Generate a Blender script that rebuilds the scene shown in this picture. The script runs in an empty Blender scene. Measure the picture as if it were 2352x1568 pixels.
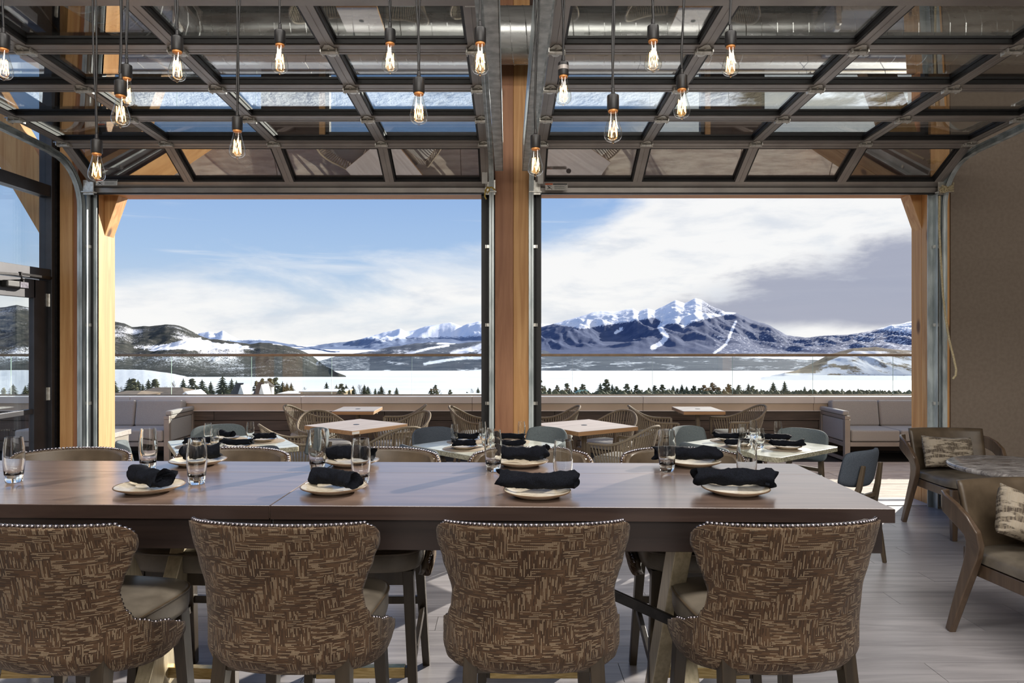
import bpy, bmesh, math, random
from mathutils import Vector, Matrix, Euler, noise
R = math.radians
random.seed(7)
SC = bpy.context.scene
COL = SC.collection

# ---------------------------------------------------------------- camera
F, CX, CY, H = 1568.0, 1165.0, 782.0, 1.6      # 24 mm lens on a 36 mm frame, eye 1.6 m above the floor
cam_d = bpy.data.cameras.new('camera')
cam_d.sensor_width = 36.0
cam_d.lens = 36.0 * F / 2352.0
cam_d.shift_x = (1176 - CX) / 2352.0
cam_d.shift_y = (CY - 784) / 2352.0
cam_d.clip_end = 30000
cam_d.clip_start = 0.05
cam = bpy.data.objects.new('camera', cam_d)
COL.objects.link(cam)
cam.location = (0, 0, H)
cam.rotation_euler = (R(90), 0, 0)
SC.camera = cam

def Xp(px, Y): return (px - CX) / F * Y
def Zp(py, Y): return H - (py - CY) / F * Y
def onz(px, py, z):
    Y = (H - z) * F / (py - CY)
    return ((px - CX) / F * Y, Y)

def S(r, g, b):
    def c(u):
        u /= 255.0
        return u / 12.92 if u <= 0.04045 else ((u + 0.055) / 1.055) ** 2.4
    return (c(r), c(g), c(b), 1.0)

# ---------------------------------------------------------------- node helper
class N:
    def __init__(s, tree):
        s.t = tree
        s.t.nodes.clear()
    def n(s, kind, **kw):
        nd = s.t.nodes.new(kind)
        ins = kw.pop('i', {})
        for k, v in kw.items():
            setattr(nd, k, v)
        for k, v in ins.items():
            s.set(nd.inputs[k], v)
        return nd
    def set(s, sock, v):
        if isinstance(v, bpy.types.NodeSocket):
            s.t.links.new(v, sock)
        elif isinstance(v, bpy.types.Node):
            s.t.links.new(v.outputs[0], sock)
        else:
            sock.default_value = v
    def m(s, op, a, b=0.0, c=0.0, clamp=False):
        nd = s.t.nodes.new('ShaderNodeMath')
        nd.operation = op
        nd.use_clamp = clamp
        s.set(nd.inputs[0], a); s.set(nd.inputs[1], b); s.set(nd.inputs[2], c)
        return nd.outputs[0]
    def ss(s, v, a, b):     # smoothstep of v from a to b
        nd = s.n('ShaderNodeMapRange', interpolation_type='SMOOTHSTEP')
        s.set(nd.inputs[0], v)
        nd.inputs[1].default_value = a; nd.inputs[2].default_value = b
        nd.inputs[3].default_value = 0; nd.inputs[4].default_value = 1
        return nd.outputs[0]
    def mix(s, f, a, b, blend='MIX'):
        nd = s.n('ShaderNodeMix', data_type='RGBA', blend_type=blend)
        s.set(nd.inputs[0], f); s.set(nd.inputs[6], a); s.set(nd.inputs[7], b)
        return nd.outputs[2]
    def noise(s, vec, scale=5, detail=3, rough=0.5, dist=0.0):
        nd = s.n('ShaderNodeTexNoise')
        if vec is not None: s.set(nd.inputs['Vector'], vec)
        nd.inputs['Scale'].default_value = scale
        nd.inputs['Detail'].default_value = detail
        nd.inputs['Roughness'].default_value = rough
        nd.inputs['Distortion'].default_value = dist
        return nd.outputs[0]
    def map(s, vec, scale=(1, 1, 1), loc=(0, 0, 0), rot=(0, 0, 0)):
        nd = s.n('ShaderNodeMapping')
        s.set(nd.inputs[0], vec)
        nd.inputs['Location'].default_value = loc
        nd.inputs['Rotation'].default_value = rot
        nd.inputs['Scale'].default_value = scale
        return nd.outputs[0]
    def bump(s, h, strength=0.3, dist=0.002):
        nd = s.n('ShaderNodeBump')
        nd.inputs['Strength'].default_value = strength
        nd.inputs['Distance'].default_value = dist
        s.set(nd.inputs['Height'], h)
        return nd.outputs[0]

# ---------------------------------------------------------------- sky
SUN_AZ, SUN_EL = 40.3, 18.5                    # the sun stands front right, low
world = bpy.data.worlds.new('sky')
SC.world = world
world.use_nodes = True
w = N(world.node_tree)
tc = w.n('ShaderNodeTexCoord')
sep = w.n('ShaderNodeSeparateXYZ', i={0: tc.outputs['Generated']})
dx, dy, dz = sep.outputs
az = w.m('ARCTAN2', dx, dy)
hyp = w.m('SQRT', w.m('ADD', w.m('MULTIPLY', dx, dx), w.m('MULTIPLY', dy, dy)))
el = w.m('DIVIDE', dz, w.m('MAXIMUM', hyp, 0.02))          # tangent of the elevation
elp = w.m('MAXIMUM', el, 0.0)
ramp = w.n('ShaderNodeValToRGB', i={0: w.m('DIVIDE', elp, 1.2)})
cr = ramp.color_ramp
cr.elements[0].position = 0.0; cr.elements[0].color = S(214, 222, 230)
cr.elements[1].position = 1.0; cr.elements[1].color = S(78, 122, 190)
for p_, c_ in ((0.045, S(196, 214, 232)), (0.10, S(170, 199, 233)), (0.18, S(148, 182, 229)), (0.35, S(122, 161, 217))):
    e_ = cr.elements.new(p_); e_.color = c_
# cloud coordinates: azimuth stretched, elevation compressed
cv = w.n('ShaderNodeCombineXYZ', i={0: w.m('MULTIPLY', az, 2.2), 1: w.m('MULTIPLY', el, 7.5), 2: 0.37})
n1 = w.noise(cv, 1.6, 9, 0.56, 0.35)
n2 = w.noise(w.map(cv, (1, 1, 1), (4.1, 2.7, 1.0)), 3.6, 8, 0.58, 0.2)
n3 = w.noise(w.map(cv, (0.35, 1.6, 1), (9.1, 1.7, 3.0)), 2.4, 6, 0.55, 0.6)
# cloud bank low on the horizon, thinning upwards; thicker and higher to the right
lean = w.ss(az, -0.06, 0.60)
edge = w.m('ADD', w.m('ADD', w.m('MULTIPLY', lean, 0.46), 0.075), w.m('MULTIPLY', w.m('SUBTRACT', n1, 0.5), 0.34))
bank = w.ss(w.m('SUBTRACT', edge, el), -0.05, 0.055)
right_c = w.m('MULTIPLY', w.ss(az, 0.02, 0.30), w.ss(w.m('ADD', n1, w.m('MULTIPLY', lean, 0.22)), 0.44, 0.62))
wisps = w.m('MULTIPLY', w.m('MULTIPLY', w.ss(n3, 0.56, 0.72), 0.75), w.ss(el, 0.30, 0.05))
cover = w.m('MAXIMUM', w.m('MAXIMUM', bank, right_c), wisps)
cover = w.m('MULTIPLY', cover, 0.93)
puff = w.ss(n2, 0.28, 0.55)
white = w.mix(puff, S(226, 230, 236), S(253, 252, 250))
# grey underside of the right-hand cloud
gx = w.ss(w.m('ADD', az, w.m('MULTIPLY', w.m('SUBTRACT', n1, 0.5), 0.16)), 0.17, 0.30)
gy = w.m('MULTIPLY', w.ss(w.m('ADD', el, w.m('MULTIPLY', w.m('SUBTRACT', n1, 0.5), 0.05)), 0.016, 0.034),
         w.ss(w.m('SUBTRACT', w.m('ADD', w.m('ADD', w.m('MULTIPLY', az, 0.27), 0.0), w.m('MULTIPLY', w.m('SUBTRACT', n2, 0.5), 0.13)), el), -0.012, 0.035))
grey = w.m('MULTIPLY', w.m('MULTIPLY', gx, gy), 0.92)
cloudc = w.mix(grey, white, w.mix(n3, S(146, 151, 174), S(168, 171, 188)))
skyc = w.mix(cover, ramp.outputs[0], cloudc)
ground = w.ss(el, -0.02, -0.06)
skyc = w.mix(ground, skyc, S(150, 152, 158))
bg = w.n('ShaderNodeBackground', i={0: skyc, 1: 1.0})
wo = w.n('ShaderNodeOutputWorld', i={0: bg})

# ---------------------------------------------------------------- sun, and unseen fill lamps added to brighten the room
sun_d = bpy.data.lights.new('sun', 'SUN')
sun_d.energy = 9.5
sun_d.color = (1.0, 0.93, 0.83)
sun_d.angle = R(0.6)
sun = bpy.data.objects.new('sun', sun_d)
COL.objects.link(sun)
_sd = Vector((math.sin(R(SUN_AZ)) * math.cos(R(SUN_EL)), math.cos(R(SUN_AZ)) * math.cos(R(SUN_EL)), math.sin(R(SUN_EL))))
sun.rotation_euler = _sd.to_track_quat('Z', 'Y').to_euler()
sun.location = (20, 30, 15)

def area(name, loc, target, sx, sy, power, color):
    d = bpy.data.lights.new(name, 'AREA')
    d.shape = 'RECTANGLE'; d.size = sx; d.size_y = sy
    d.energy = power; d.color = color
    o = bpy.data.objects.new(name, d)
    COL.objects.link(o)
    o.location = loc
    o.rotation_euler = (Vector(loc) - Vector(target)).to_track_quat('Z', 'Y').to_euler()
    return o
area('fill_light', (1.0, -4.5, 4.4), (0.5, 3.0, 0.8), 7.0, 2.5, 460, (1.0, 0.95, 0.88))  # added fill panels, out of view behind and above the camera
area('fill_light', (0.5, 1.0, 5.1), (0.5, 1.2, 0.0), 8.0, 1.0, 360, (1.0, 0.95, 0.90))

SC.view_settings.view_transform = 'Standard'
SC.view_settings.look = 'None'
SC.view_settings.gamma = 1.0
SC.view_settings.use_curve_mapping = False
SC.view_settings.exposure = 0.0
SC.cycles.max_bounces = 10
SC.cycles.transparent_max_bounces = 24
SC.cycles.transmission_bounces = 8
SC.cycles.caustics_refractive = False
SC.cycles.caustics_reflective = False
SC.cycles.sample_clamp_indirect = 6.0

# ---------------------------------------------------------------- mesh builder
class MB:
    def __init__(s, T=None):
        s.v = []; s.f = []; s.uv = []; s.T = T
    def add(s, vs, fs, uvs=None):
        o = len(s.v)
        T = s.T
        s.v += [tuple(T @ Vector(v)) if T is not None else tuple(v) for v in vs]
        s.f += [[i + o for i in f] for f in fs]
        s.uv += (uvs if uvs else [(v[0], v[1]) for v in vs])
        return s
    def box(s, x0, x1, y0, y1, z0, z1):
        vs = [(x, y, z) for x in (x0, x1) for y in (y0, y1) for z in (z0, z1)]
        return s.add(vs, [(0, 1, 3, 2), (4, 6, 7, 5), (0, 4, 5, 1), (2, 3, 7, 6), (0, 2, 6, 4), (1, 5, 7, 3)])
    def sweep(s, pts, ws, hs, side=(1, 0, 0)):
        """rectangular section: w along the side vector, h across it"""
        pts = [Vector(p) for p in pts]; n = len(pts)
        if not isinstance(ws, (list, tuple)): ws = [ws] * n
        if not isinstance(hs, (list, tuple)): hs = [hs] * n
        vs = []
        for i, p in enumerate(pts):
            t = (pts[min(i + 1, n - 1)] - pts[max(i - 1, 0)]).normalized()
            sd = Vector(side); sd = (sd - t * sd.dot(t)).normalized()
            up = t.cross(sd)
            for a, b in ((-1, -1), (1, -1), (1, 1), (-1, 1)):
                vs.append(p + sd * a * ws[i] / 2 + up * b * hs[i] / 2)
        fs = []
        for i in range(n - 1):
            for k in range(4):
                a = i * 4 + k; b = i * 4 + (k + 1) % 4
                fs.append((a, b, b + 4, a + 4))
        fs += [(3, 2, 1, 0), tuple(range(4 * n - 4, 4 * n))]
        return s.add(vs, fs)
    def bar(s, p0, p1, w, h, side=(1, 0, 0), w1=None, h1=None):
        return s.sweep([p0, p1], [w, w1 or w], [h, h1 or h], side)
    def tube(s, pts, r, seg=8, closed=False):
        pts = [Vector(p) for p in pts]; n = len(pts)
        rs = r if isinstance(r, (list, tuple)) else [r] * n
        t0 = (pts[1] - pts[0]).normalized()
        nm = t0.orthogonal().normalized()
        vs = []
        for i, p in enumerate(pts):
            if closed: t = (pts[(i + 1) % n] - pts[i - 1]).normalized()
            else: t = (pts[min(i + 1, n - 1)] - pts[max(i - 1, 0)]).normalized()
            nm = (nm - t * nm.dot(t)).normalized()
            bn = t.cross(nm)
            for k in range(seg):
                a = 2 * math.pi * k / seg
                vs.append(p + (nm * math.cos(a) + bn * math.sin(a)) * rs[i])
        fs = []
        for i in range(n if closed else n - 1):
            j = (i + 1) % n
            for k in range(seg):
                fs.append((i * seg + k, i * seg + (k + 1) % seg, j * seg + (k + 1) % seg, j * seg + k))
        if not closed:
            fs += [tuple(reversed(range(seg))), tuple(range((n - 1) * seg, n * seg))]
        return s.add(vs, fs)
    def lathe(s, prof, seg=24, c=(0, 0, 0), ax=1.0, ay=1.0):
        vs = []; fs = []; n = len(prof)
        for r, z in prof:
            for k in range(seg):
                a = 2 * math.pi * k / seg
                vs.append((c[0] + ax * r * math.cos(a), c[1] + ay * r * math.sin(a), c[2] + z))
        for i in range(n - 1):
            for k in range(seg):
                fs.append((i * seg + k, i * seg + (k + 1) % seg, (i + 1) * seg + (k + 1) % seg, (i + 1) * seg + k))
        if prof[0][0] > 1e-6: fs.append(tuple(reversed(range(seg))))
        if prof[-1][0] > 1e-6: fs.append(tuple(range((n - 1) * seg, n * seg)))
        return s.add(vs, fs)
    def superring(s, rings, n=5.0, seg=40, c=(0, 0, 0)):
        """rings: (half x, half y, z) superellipses joined and closed"""
        vs = []; fs = []
        for a, b, z in rings:
            for k in range(seg):
                t = 2 * math.pi * k / seg
                ct, st = math.cos(t), math.sin(t)
                vs.append((c[0] + a * math.copysign(abs(ct) ** (2 / n), ct), c[1] + b * math.copysign(abs(st) ** (2 / n), st), c[2] + z))
        m = len(rings)
        for i in range(m - 1):
            for k in range(seg):
                fs.append((i * seg + k, i * seg + (k + 1) % seg, (i + 1) * seg + (k + 1) % seg, (i + 1) * seg + k))
        fs += [tuple(reversed(range(seg))), tuple(range((m - 1) * seg, m * seg))]
        return s.add(vs, fs)
    def prism(s, poly, vec):
        n = len(poly); vec = Vector(vec)
        vs = [Vector(p) for p in poly] + [Vector(p) + vec for p in poly]
        fs = [tuple(reversed(range(n))), tuple(range(n, 2 * n))] + [(i, (i + 1) % n, n + (i + 1) % n, n + i) for i in range(n)]
        return s.add(vs, fs)
    def grid(s, rows, uv=None, flip=False):
        m = len(rows); n = len(rows[0])
        vs = [p for r_ in rows for p in r_]
        fs = []
        for i in range(m - 1):
            for k in range(n - 1):
                q = (i * n + k, i * n + k + 1, (i + 1) * n + k + 1, (i + 1) * n + k)
                fs.append(tuple(reversed(q)) if flip else q)
        return s.add(vs, fs, [u for r_ in uv for u in r_] if uv else None)
    def build(s, name, mat, parent=None, smooth=None, bevel=0.0, seg=2, fix=True):
        me = bpy.data.meshes.new(name)
        me.from_pydata(s.v, [], s.f)
        if fix:
            bm = bmesh.new(); bm.from_mesh(me)
            bmesh.ops.recalc_face_normals(bm, faces=bm.faces)
            bm.to_mesh(me); bm.free()
        uvl = me.uv_layers.new(name='UVMap')
        li = [0] * len(me.loops); me.loops.foreach_get('vertex_index', li)
        flat = []
        for i in li: flat += s.uv[i]
        uvl.data.foreach_set('uv', flat)
        if smooth is not None:
            me.polygons.foreach_set('use_smooth', [True] * len(me.polygons))
            if smooth < 180: me.set_sharp_from_angle(angle=R(smooth))
        me.materials.append(mat)
        o = bpy.data.objects.new(name, me)
        COL.objects.link(o)
        if parent is not None: o.parent = parent
        if bevel > 0:
            b = o.modifiers.new('bevel', 'BEVEL'); b.width = bevel; b.segments = seg
            b.limit_method = 'ANGLE'; b.angle_limit = R(35); b.harden_normals = False
        return o

def tag(o, label=None, cat=None, group=None, kind=None):
    if label: o['label'] = label
    if cat: o['category'] = cat
    if group: o['group'] = group
    if kind: o['kind'] = kind
    return o
def empty(name, loc=(0, 0, 0), rz=0.0):
    o = bpy.data.objects.new(name, None)
    o.empty_display_size = 0.1
    COL.objects.link(o)
    o.location = loc; o.rotation_euler = (0, 0, rz)
    return o
def inst(src, parent, loc=(0, 0, 0), rot=(0, 0, 0), mat4=None, scale=None):
    o = src.copy(); COL.objects.link(o); o.parent = parent
    if mat4 is not None: o.matrix_local = mat4
    else:
        o.location = loc; o.rotation_euler = rot
        if scale: o.scale = scale
    return o
CH = {}
def copy_tree(o, parent=None):
    c = o.copy(); COL.objects.link(c)
    if parent is not None: c.parent = parent
    for ch in list(o.children): copy_tree(ch, c)
    return c
def place(proto, used, loc, rz, label, group=None):
    o = proto if not used else copy_tree(proto)
    o.location = loc; o.rotation_euler = (0, 0, rz)
    o['label'] = label
    if group: o['group'] = group
    return o
# ---------------------------------------------------------------- materials
def new_mat(name):
    m = bpy.data.materials.new(name); m.use_nodes = True
    return m, N(m.node_tree)
def out(g, sh):
    g.n('ShaderNodeOutputMaterial', i={0: sh})
def pm(name, c1, c2, rough=0.5, metal=0.0, sc=(1, 1, 1), scale=8, detail=4, bump=0.0, bdist=0.001, rvar=0.0, coord='Object', lo=0.3, hi=0.7, rand=0.0, nr=0.55, dist=0.0, **kw):
    """two-tone noise material; sc stretches the pattern"""
    m, g = new_mat(name)
    tc = g.n('ShaderNodeTexCoord').outputs[coord]
    if rand > 0:
        oi = g.n('ShaderNodeObjectInfo')
        v3 = g.n('ShaderNodeCombineXYZ', i={0: g.m('MULTIPLY', oi.outputs['Random'], 31.0), 1: g.m('MULTIPLY', oi.outputs['Random'], 17.0), 2: 0.0})
        va = g.n('ShaderNodeVectorMath', operation='ADD', i={0: tc, 1: v3}); tc = va.outputs[0]
    mp = g.map(tc, sc)
    nn = g.noise(mp, scale, detail, nr, dist)
    f = g.ss(nn, lo, hi)
    c = g.mix(f, c1, c2)
    if rand > 0:
        k = g.m('ADD', g.m('MULTIPLY', g.m('SUBTRACT', oi.outputs['Random'], 0.5), rand), 1.0)
        hsv = g.n('ShaderNodeHueSaturation', i={'Color': c, 'Value': k}); c = hsv.outputs[0]
    p = g.n('ShaderNodeBsdfPrincipled', i={'Base Color': c, 'Roughness': rough, 'Metallic': metal})
    if rvar: g.set(p.inputs['Roughness'], g.m('ADD', g.m('MULTIPLY', g.m('SUBTRACT', nn, 0.5), rvar), rough))
    if bump: g.set(p.inputs['Normal'], g.bump(nn, bump, bdist))
    for k_, v_ in kw.items(): g.set(p.inputs[k_.replace('_', ' ')], v_)
    out(g, p)
    return m
def wood(name, dark, light, axis='X', k=1.0, rough=0.45, rand=0.0, knots=None, bump=0.25, coat=0.0):
    m, g = new_mat(name)
    tc = g.n('ShaderNodeTexCoord').outputs['Object']
    oi = g.n('ShaderNodeObjectInfo')
    v3 = g.n('ShaderNodeCombineXYZ', i={0: g.m('MULTIPLY', oi.outputs['Random'], 13.0), 1: g.m('MULTIPLY', oi.outputs['Random'], 7.0), 2: g.m('MULTIPLY', oi.outputs['Random'], 5.0)})
    tc = g.n('ShaderNodeVectorMath', operation='ADD', i={0: tc, 1: v3}).outputs[0]
    st = {'X': (0.07, 1, 1), 'Y': (1, 0.07, 1), 'Z': (1, 1, 0.05)}[axis]
    mp = g.map(tc, tuple(s_ * k for s_ in st))
    a = g.noise(mp, 14, 5, 0.6, 1.4)
    b = g.noise(mp, 70, 3, 0.6, 0.2)
    f = g.m('ADD', g.m('MULTIPLY', g.ss(a, 0.3, 0.7), 0.7), g.m('MULTIPLY', b, 0.3), clamp=True)
    c = g.mix(f, dark, light)
    if knots is not None:
        vo = g.n('ShaderNodeTexVoronoi', i={'Vector': g.map(tc, (2.2, 2.2, 0.9)), 'Scale': 1.6})
        kn = g.ss(vo.outputs['Distance'], 0.15, 0.06)
        c = g.mix(g.m('MULTIPLY', kn, 0.85), c, knots)
    if rand:
        kk = g.m('ADD', g.m('MULTIPLY', g.m('SUBTRACT', oi.outputs['Random'], 0.5), rand), 1.0)
        c = g.n('ShaderNodeHueSaturation', i={'Color': c, 'Value': kk}).outputs[0]
    p = g.n('ShaderNodeBsdfPrincipled', i={'Base Color': c, 'Roughness': g.m('ADD', g.m('MULTIPLY', b, 0.12), rough - 0.05)})
    if coat: p.inputs['Coat Weight'].default_value = coat; p.inputs['Coat Roughness'].default_value = 0.2
    g.set(p.inputs['Normal'], g.bump(b, bump, 0.0006))
    out(g, p)
    return m
def thin_glass(name, tint=(0.9, 0.94, 0.93, 1), refl=1.0, rough=0.0, ior=1.5, coat=0.0):
    m, g = new_mat(name)
    gm = g.n('ShaderNodeNewGeometry')
    dt = g.n('ShaderNodeVectorMath', operation='DOT_PRODUCT', i={0: gm.outputs['Normal'], 1: gm.outputs['Incoming']})
    cs = g.m('ABSOLUTE', dt.outputs['Value'])
    f0 = ((ior - 1) / (ior + 1)) ** 2
    fr = g.m('ADD', g.m('MULTIPLY', g.m('POWER', g.m('SUBTRACT', 1.0, cs), 5.0), 1 - f0), f0)
    ly = g.m('ADD', g.m('MULTIPLY', fr, refl), coat, clamp=True)
    sm = g.noise(g.n('ShaderNodeTexCoord').outputs['Object'], 1.3, 3, 0.5)
    t = g.n('ShaderNodeBsdfTransparent', i={0: g.mix(g.ss(sm, 0.35, 0.65), tint, tuple(min(1, x * 1.03) for x in tint[:3]) + (1,))})
    gl = g.n('ShaderNodeBsdfGlossy', i={'Color': (1, 1, 1, 1), 'Roughness': rough})
    mx = g.n('ShaderNodeMixShader', i={0: ly, 1: t, 2: gl})
    out(g, mx)
    return m

def tweed():
    """woven cloth: short dashes of light yarn, laid across in some blocks and down in others"""
    m, g = new_mat('brown_tweed')
    uv = g.n('ShaderNodeTexCoord').outputs['UV']
    sp = g.n('ShaderNodeSeparateXYZ', i={0: uv}); u, v = sp.outputs[0], sp.outputs[1]
    def wn(a, b):
        cb = g.n('ShaderNodeCombineXYZ', i={0: a, 1: b, 2: 0.0})
        return g.n('ShaderNodeTexWhiteNoise', noise_dimensions='2D', i={'Vector': cb}).outputs['Value']
    def dashes(a, b, seed):
        row = g.m('FLOOR', g.m('MULTIPLY', b, 330.0))
        off = g.m('MULTIPLY', wn(row, seed), 9.0)
        cell = g.m('FLOOR', g.m('ADD', g.m('MULTIPLY', a, 46.0), off))
        val = wn(cell, g.m('ADD', row, seed * 3.1))
        fr = g.m('FRACT', g.m('MULTIPLY', b, 330.0))
        prof = g.m('MULTIPLY', g.ss(fr, 0.0, 0.3), g.ss(fr, 1.0, 0.7))
        dot = g.m('ADD', g.m('MULTIPLY', g.m('SINE', g.m('MULTIPLY', a, 1500.0)), 0.25), 0.75)
        return g.m('MULTIPLY', g.m('MULTIPLY', g.ss(val, 0.66, 0.74), prof), dot), g.m('MULTIPLY', g.ss(val, 0.34, 0.26), prof)
    h1, h0 = dashes(u, v, 3.0)
    v1, v0 = dashes(v, u, 11.0)
    by = g.m('FLOOR', g.m('MULTIPLY', v, 38.0))
    bx = g.m('FLOOR', g.m('ADD', g.m('MULTIPLY', u, 27.0), g.m('MULTIPLY', wn(by, 5.0), 4.0)))
    sel = g.ss(wn(bx, by), 0.52, 0.53)
    li = g.m('ADD', g.m('MULTIPLY', h1, g.m('SUBTRACT', 1.0, sel)), g.m('MULTIPLY', v1, sel))
    dk = g.m('ADD', g.m('MULTIPLY', h0, g.m('SUBTRACT', 1.0, sel)), g.m('MULTIPLY', v0, sel))
    big = g.noise(uv, 9, 4, 0.65)
    base = g.mix(g.ss(big, 0.35, 0.65), S(66, 48, 34), S(84, 64, 47))
    c = g.mix(g.m('MULTIPLY', li, 0.62), base, S(168, 150, 124))
    c = g.mix(g.m('MULTIPLY', dk, 0.55), c, S(36, 26, 19))
    p = g.n('ShaderNodeBsdfPrincipled', i={'Base Color': c, 'Roughness': 0.9})
    p.inputs['Sheen Weight'].default_value = 0.08
    p.inputs['Sheen Roughness'].default_value = 0.5
    p.inputs['Specular IOR Level'].default_value = 0.2
    g.set(p.inputs['Normal'], g.bump(g.m('SUBTRACT', li, dk), 0.6, 0.0015))
    out(g, p)
    return m

M = {}
M['tweed'] = tweed()
M['leather'] = pm('taupe_leather', S(88, 81, 71), S(112, 104, 92), 0.42, scale=9, detail=6, bump=0.15, bdist=0.001, rvar=0.15)
M['leather_brown'] = pm('brown_leather', S(72, 61, 48), S(92, 79, 63), 0.42, scale=8, detail=6, bump=0.12, rvar=0.12)
M['nail'] = pm('nickel_nail', S(120, 115, 120), S(165, 160, 165), 0.22, 1.0, scale=40)
M['stoolwood'] = wood('stool_wood', S(33, 27, 20), S(58, 48, 35), 'Z', 1.0, 0.38)
M['brass'] = pm('brushed_brass', S(150, 128, 84), S(186, 164, 118), 0.33, 1.0, sc=(1, 1, 12), scale=20, bump=0.05)
M['table'] = wood('table_walnut', S(88, 72, 64), S(120, 102, 92), 'X', 1.0, 0.38, bump=0.03, coat=1.0)
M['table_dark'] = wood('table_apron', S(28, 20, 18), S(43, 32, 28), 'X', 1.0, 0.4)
M['steel_leg'] = pm('champagne_steel', S(176, 164, 136), S(202, 190, 162), 0.35, 0.5, sc=(1, 1, 0.1), scale=60, bump=0.05)
M['black_metal'] = pm('black_metal', S(24, 23, 24), S(38, 36, 36), 0.4, 0.6, scale=30)
M['plank'] = wood('grey_oak_plank', S(132, 129, 131), S(174, 170, 171), 'X', 0.8, 0.33, rand=0.16, bump=0.2)
M['slab'] = pm('floor_base', S(52, 48, 44), S(64, 60, 55), 0.9, scale=3)
M['paver'] = pm('terrace_paver', S(170, 152, 140), S(212, 198, 182), 0.85, sc=(0.5, 3.0, 3), scale=5, detail=8, bump=0.7, bdist=0.012, rand=0.1, nr=0.65)
M['strip_dark'] = pm('dark_floor_strip', S(20, 19, 19), S(36, 34, 33), 0.95, scale=60, bump=0.6, bdist=0.01)
M['board'] = wood('dark_board', S(64, 56, 52), S(98, 86, 78), 'X', 0.8, 0.7, rand=0.22, bump=0.5)
M['cap'] = pm('beige_metal', S(204, 198, 194), S(214, 208, 203), 0.45, 0.1, scale=2)
M['cap2'] = pm('tan_metal', S(184, 168, 150), S(194, 178, 160), 0.5, 0.1, scale=2)
M['rail_metal'] = pm('rail_metal', S(120, 104, 86), S(140, 124, 104), 0.4, 0.6, scale=5)
M['timber'] = wood('douglas_fir', S(176, 124, 72), S(216, 170, 114), 'Z', 0.9, 0.6, rand=0.12, knots=S(80, 42, 20), bump=0.4)
M['timber_x'] = wood('douglas_fir_beam', S(176, 112, 56), S(212, 156, 92), 'X', 0.9, 0.6, knots=None, bump=0.4)
M['fir_red'] = wood('reddish_fir', S(138, 92, 64), S(172, 124, 90), 'Z', 0.9, 0.6, knots=S(60, 32, 18), bump=0.4)
M['galv'] = pm('galvanised_steel', S(150, 160, 162), S(200, 208, 208), 0.35, 0.35, sc=(1, 1, 0.25), scale=14, detail=5, rvar=0.2)
M['duct'] = pm('spiral_duct_steel', S(150, 152, 150), S(206, 208, 206), 0.28, 0.7, sc=(0.4, 2, 2), scale=5, detail=5, rvar=0.2)
M['alu'] = pm('grey_aluminium', S(150, 144, 139), S(166, 160, 154), 0.42, 0.5, sc=(1, 1, 1), scale=4)
M['alu_dark'] = pm('dark_aluminium', S(50, 50, 53), S(62, 62, 66), 0.4, 0.4, scale=4)
M['gasket'] = pm('black_gasket', S(18, 18, 18), S(28, 27, 27), 0.5, 0, scale=20)
M['hinge'] = pm('zinc_hinge', S(196, 192, 182), S(226, 224, 216), 0.3, 0.55, scale=40)
M['doorglass'] = thin_glass('door_glass', (0.92, 0.93, 0.92, 1), 1.6, coat=0.13)
M['table_edge'] = wood('table_edge_shade', S(40, 29, 26), S(60, 46, 40), 'X', 1.0, 0.35, bump=0.03)  # darker walnut: shade of the backlit front edge put into the colour
M['window'] = thin_glass('window_glass', (0.93, 0.95, 0.95, 1), 1.0)
M['railglass'] = thin_glass('railing_glass', (0.93, 0.96, 0.955, 1), 0.6)
M['glassedge'] = pm('glass_edge', S(150, 185, 170), S(190, 215, 200), 0.2, 0, scale=3)
M['taupe_wall'] = pm('taupe_wall', S(116, 104, 92), S(124, 112, 100), 0.85, scale=30, bump=0.1)
M['ceiling'] = pm('dark_ceiling', S(84, 68, 54), S(104, 84, 66), 0.8, sc=(1, 0.1, 1), scale=6)
M['brown_panel'] = pm('rust_panel', S(66, 48, 42), S(84, 62, 52), 0.7, scale=5)
M['black_plastic'] = pm('black_plastic', S(20, 20, 21), S(32, 31, 31), 0.42, scale=30)
M['collar'] = pm('socket_collar', S(196, 130, 70), S(220, 156, 92), 0.4, 0.3, scale=30)
M['napkin'] = pm('black_napkin', S(10, 12, 17), S(20, 23, 31), 0.9, scale=260, detail=2, bump=0.4, bdist=0.0006, Specular_IOR_Level=0.12)
M['plate'] = pm('cream_plate', S(196, 184, 162), S(214, 204, 184), 0.22, scale=60, detail=2)
M['plate_rim'] = pm('brown_plate_rim', S(96, 76, 58), S(120, 98, 76), 0.3, scale=30)
M['stone'] = pm('pale_stone', S(186, 190, 178), S(214, 216, 206), 0.16, scale=9, detail=8, rvar=0.1)
M['stone_edge'] = pm('speckled_edge', S(120, 116, 98), S(178, 174, 152), 0.4, scale=90, detail=3)
M['placemat'] = pm('taupe_placemat', S(132, 118, 100), S(150, 136, 116), 0.6, scale=60, bump=0.2)
M['bluegrey'] = pm('blue_grey_felt', S(84, 93, 96), S(110, 119, 121), 0.95, scale=220, detail=3, bump=0.5, bdist=0.001)
M['felt_dark'] = pm('slate_felt', S(58, 66, 76), S(78, 86, 96), 0.95, scale=220, detail=3, bump=0.5, bdist=0.001)
M['chairwood'] = wood('ash_brown', S(66, 56, 44), S(98, 84, 66), 'Z', 1.0, 0.45)
M['armwood'] = wood('armchair_wood', S(66, 52, 41), S(98, 80, 63), 'Z', 1.0, 0.33, coat=0.2)
M['teak'] = wood('weathered_teak', S(158, 148, 142), S(190, 181, 175), 'X', 1.0, 0.6)
M['teak_edge'] = wood('teak_edge', S(150, 112, 76), S(180, 142, 102), 'X', 1.0, 0.6)
M['rope'] = pm('taupe_rope', S(104, 92, 76), S(140, 128, 108), 0.85, sc=(1, 1, 3), scale=90, bump=0.4)
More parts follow.
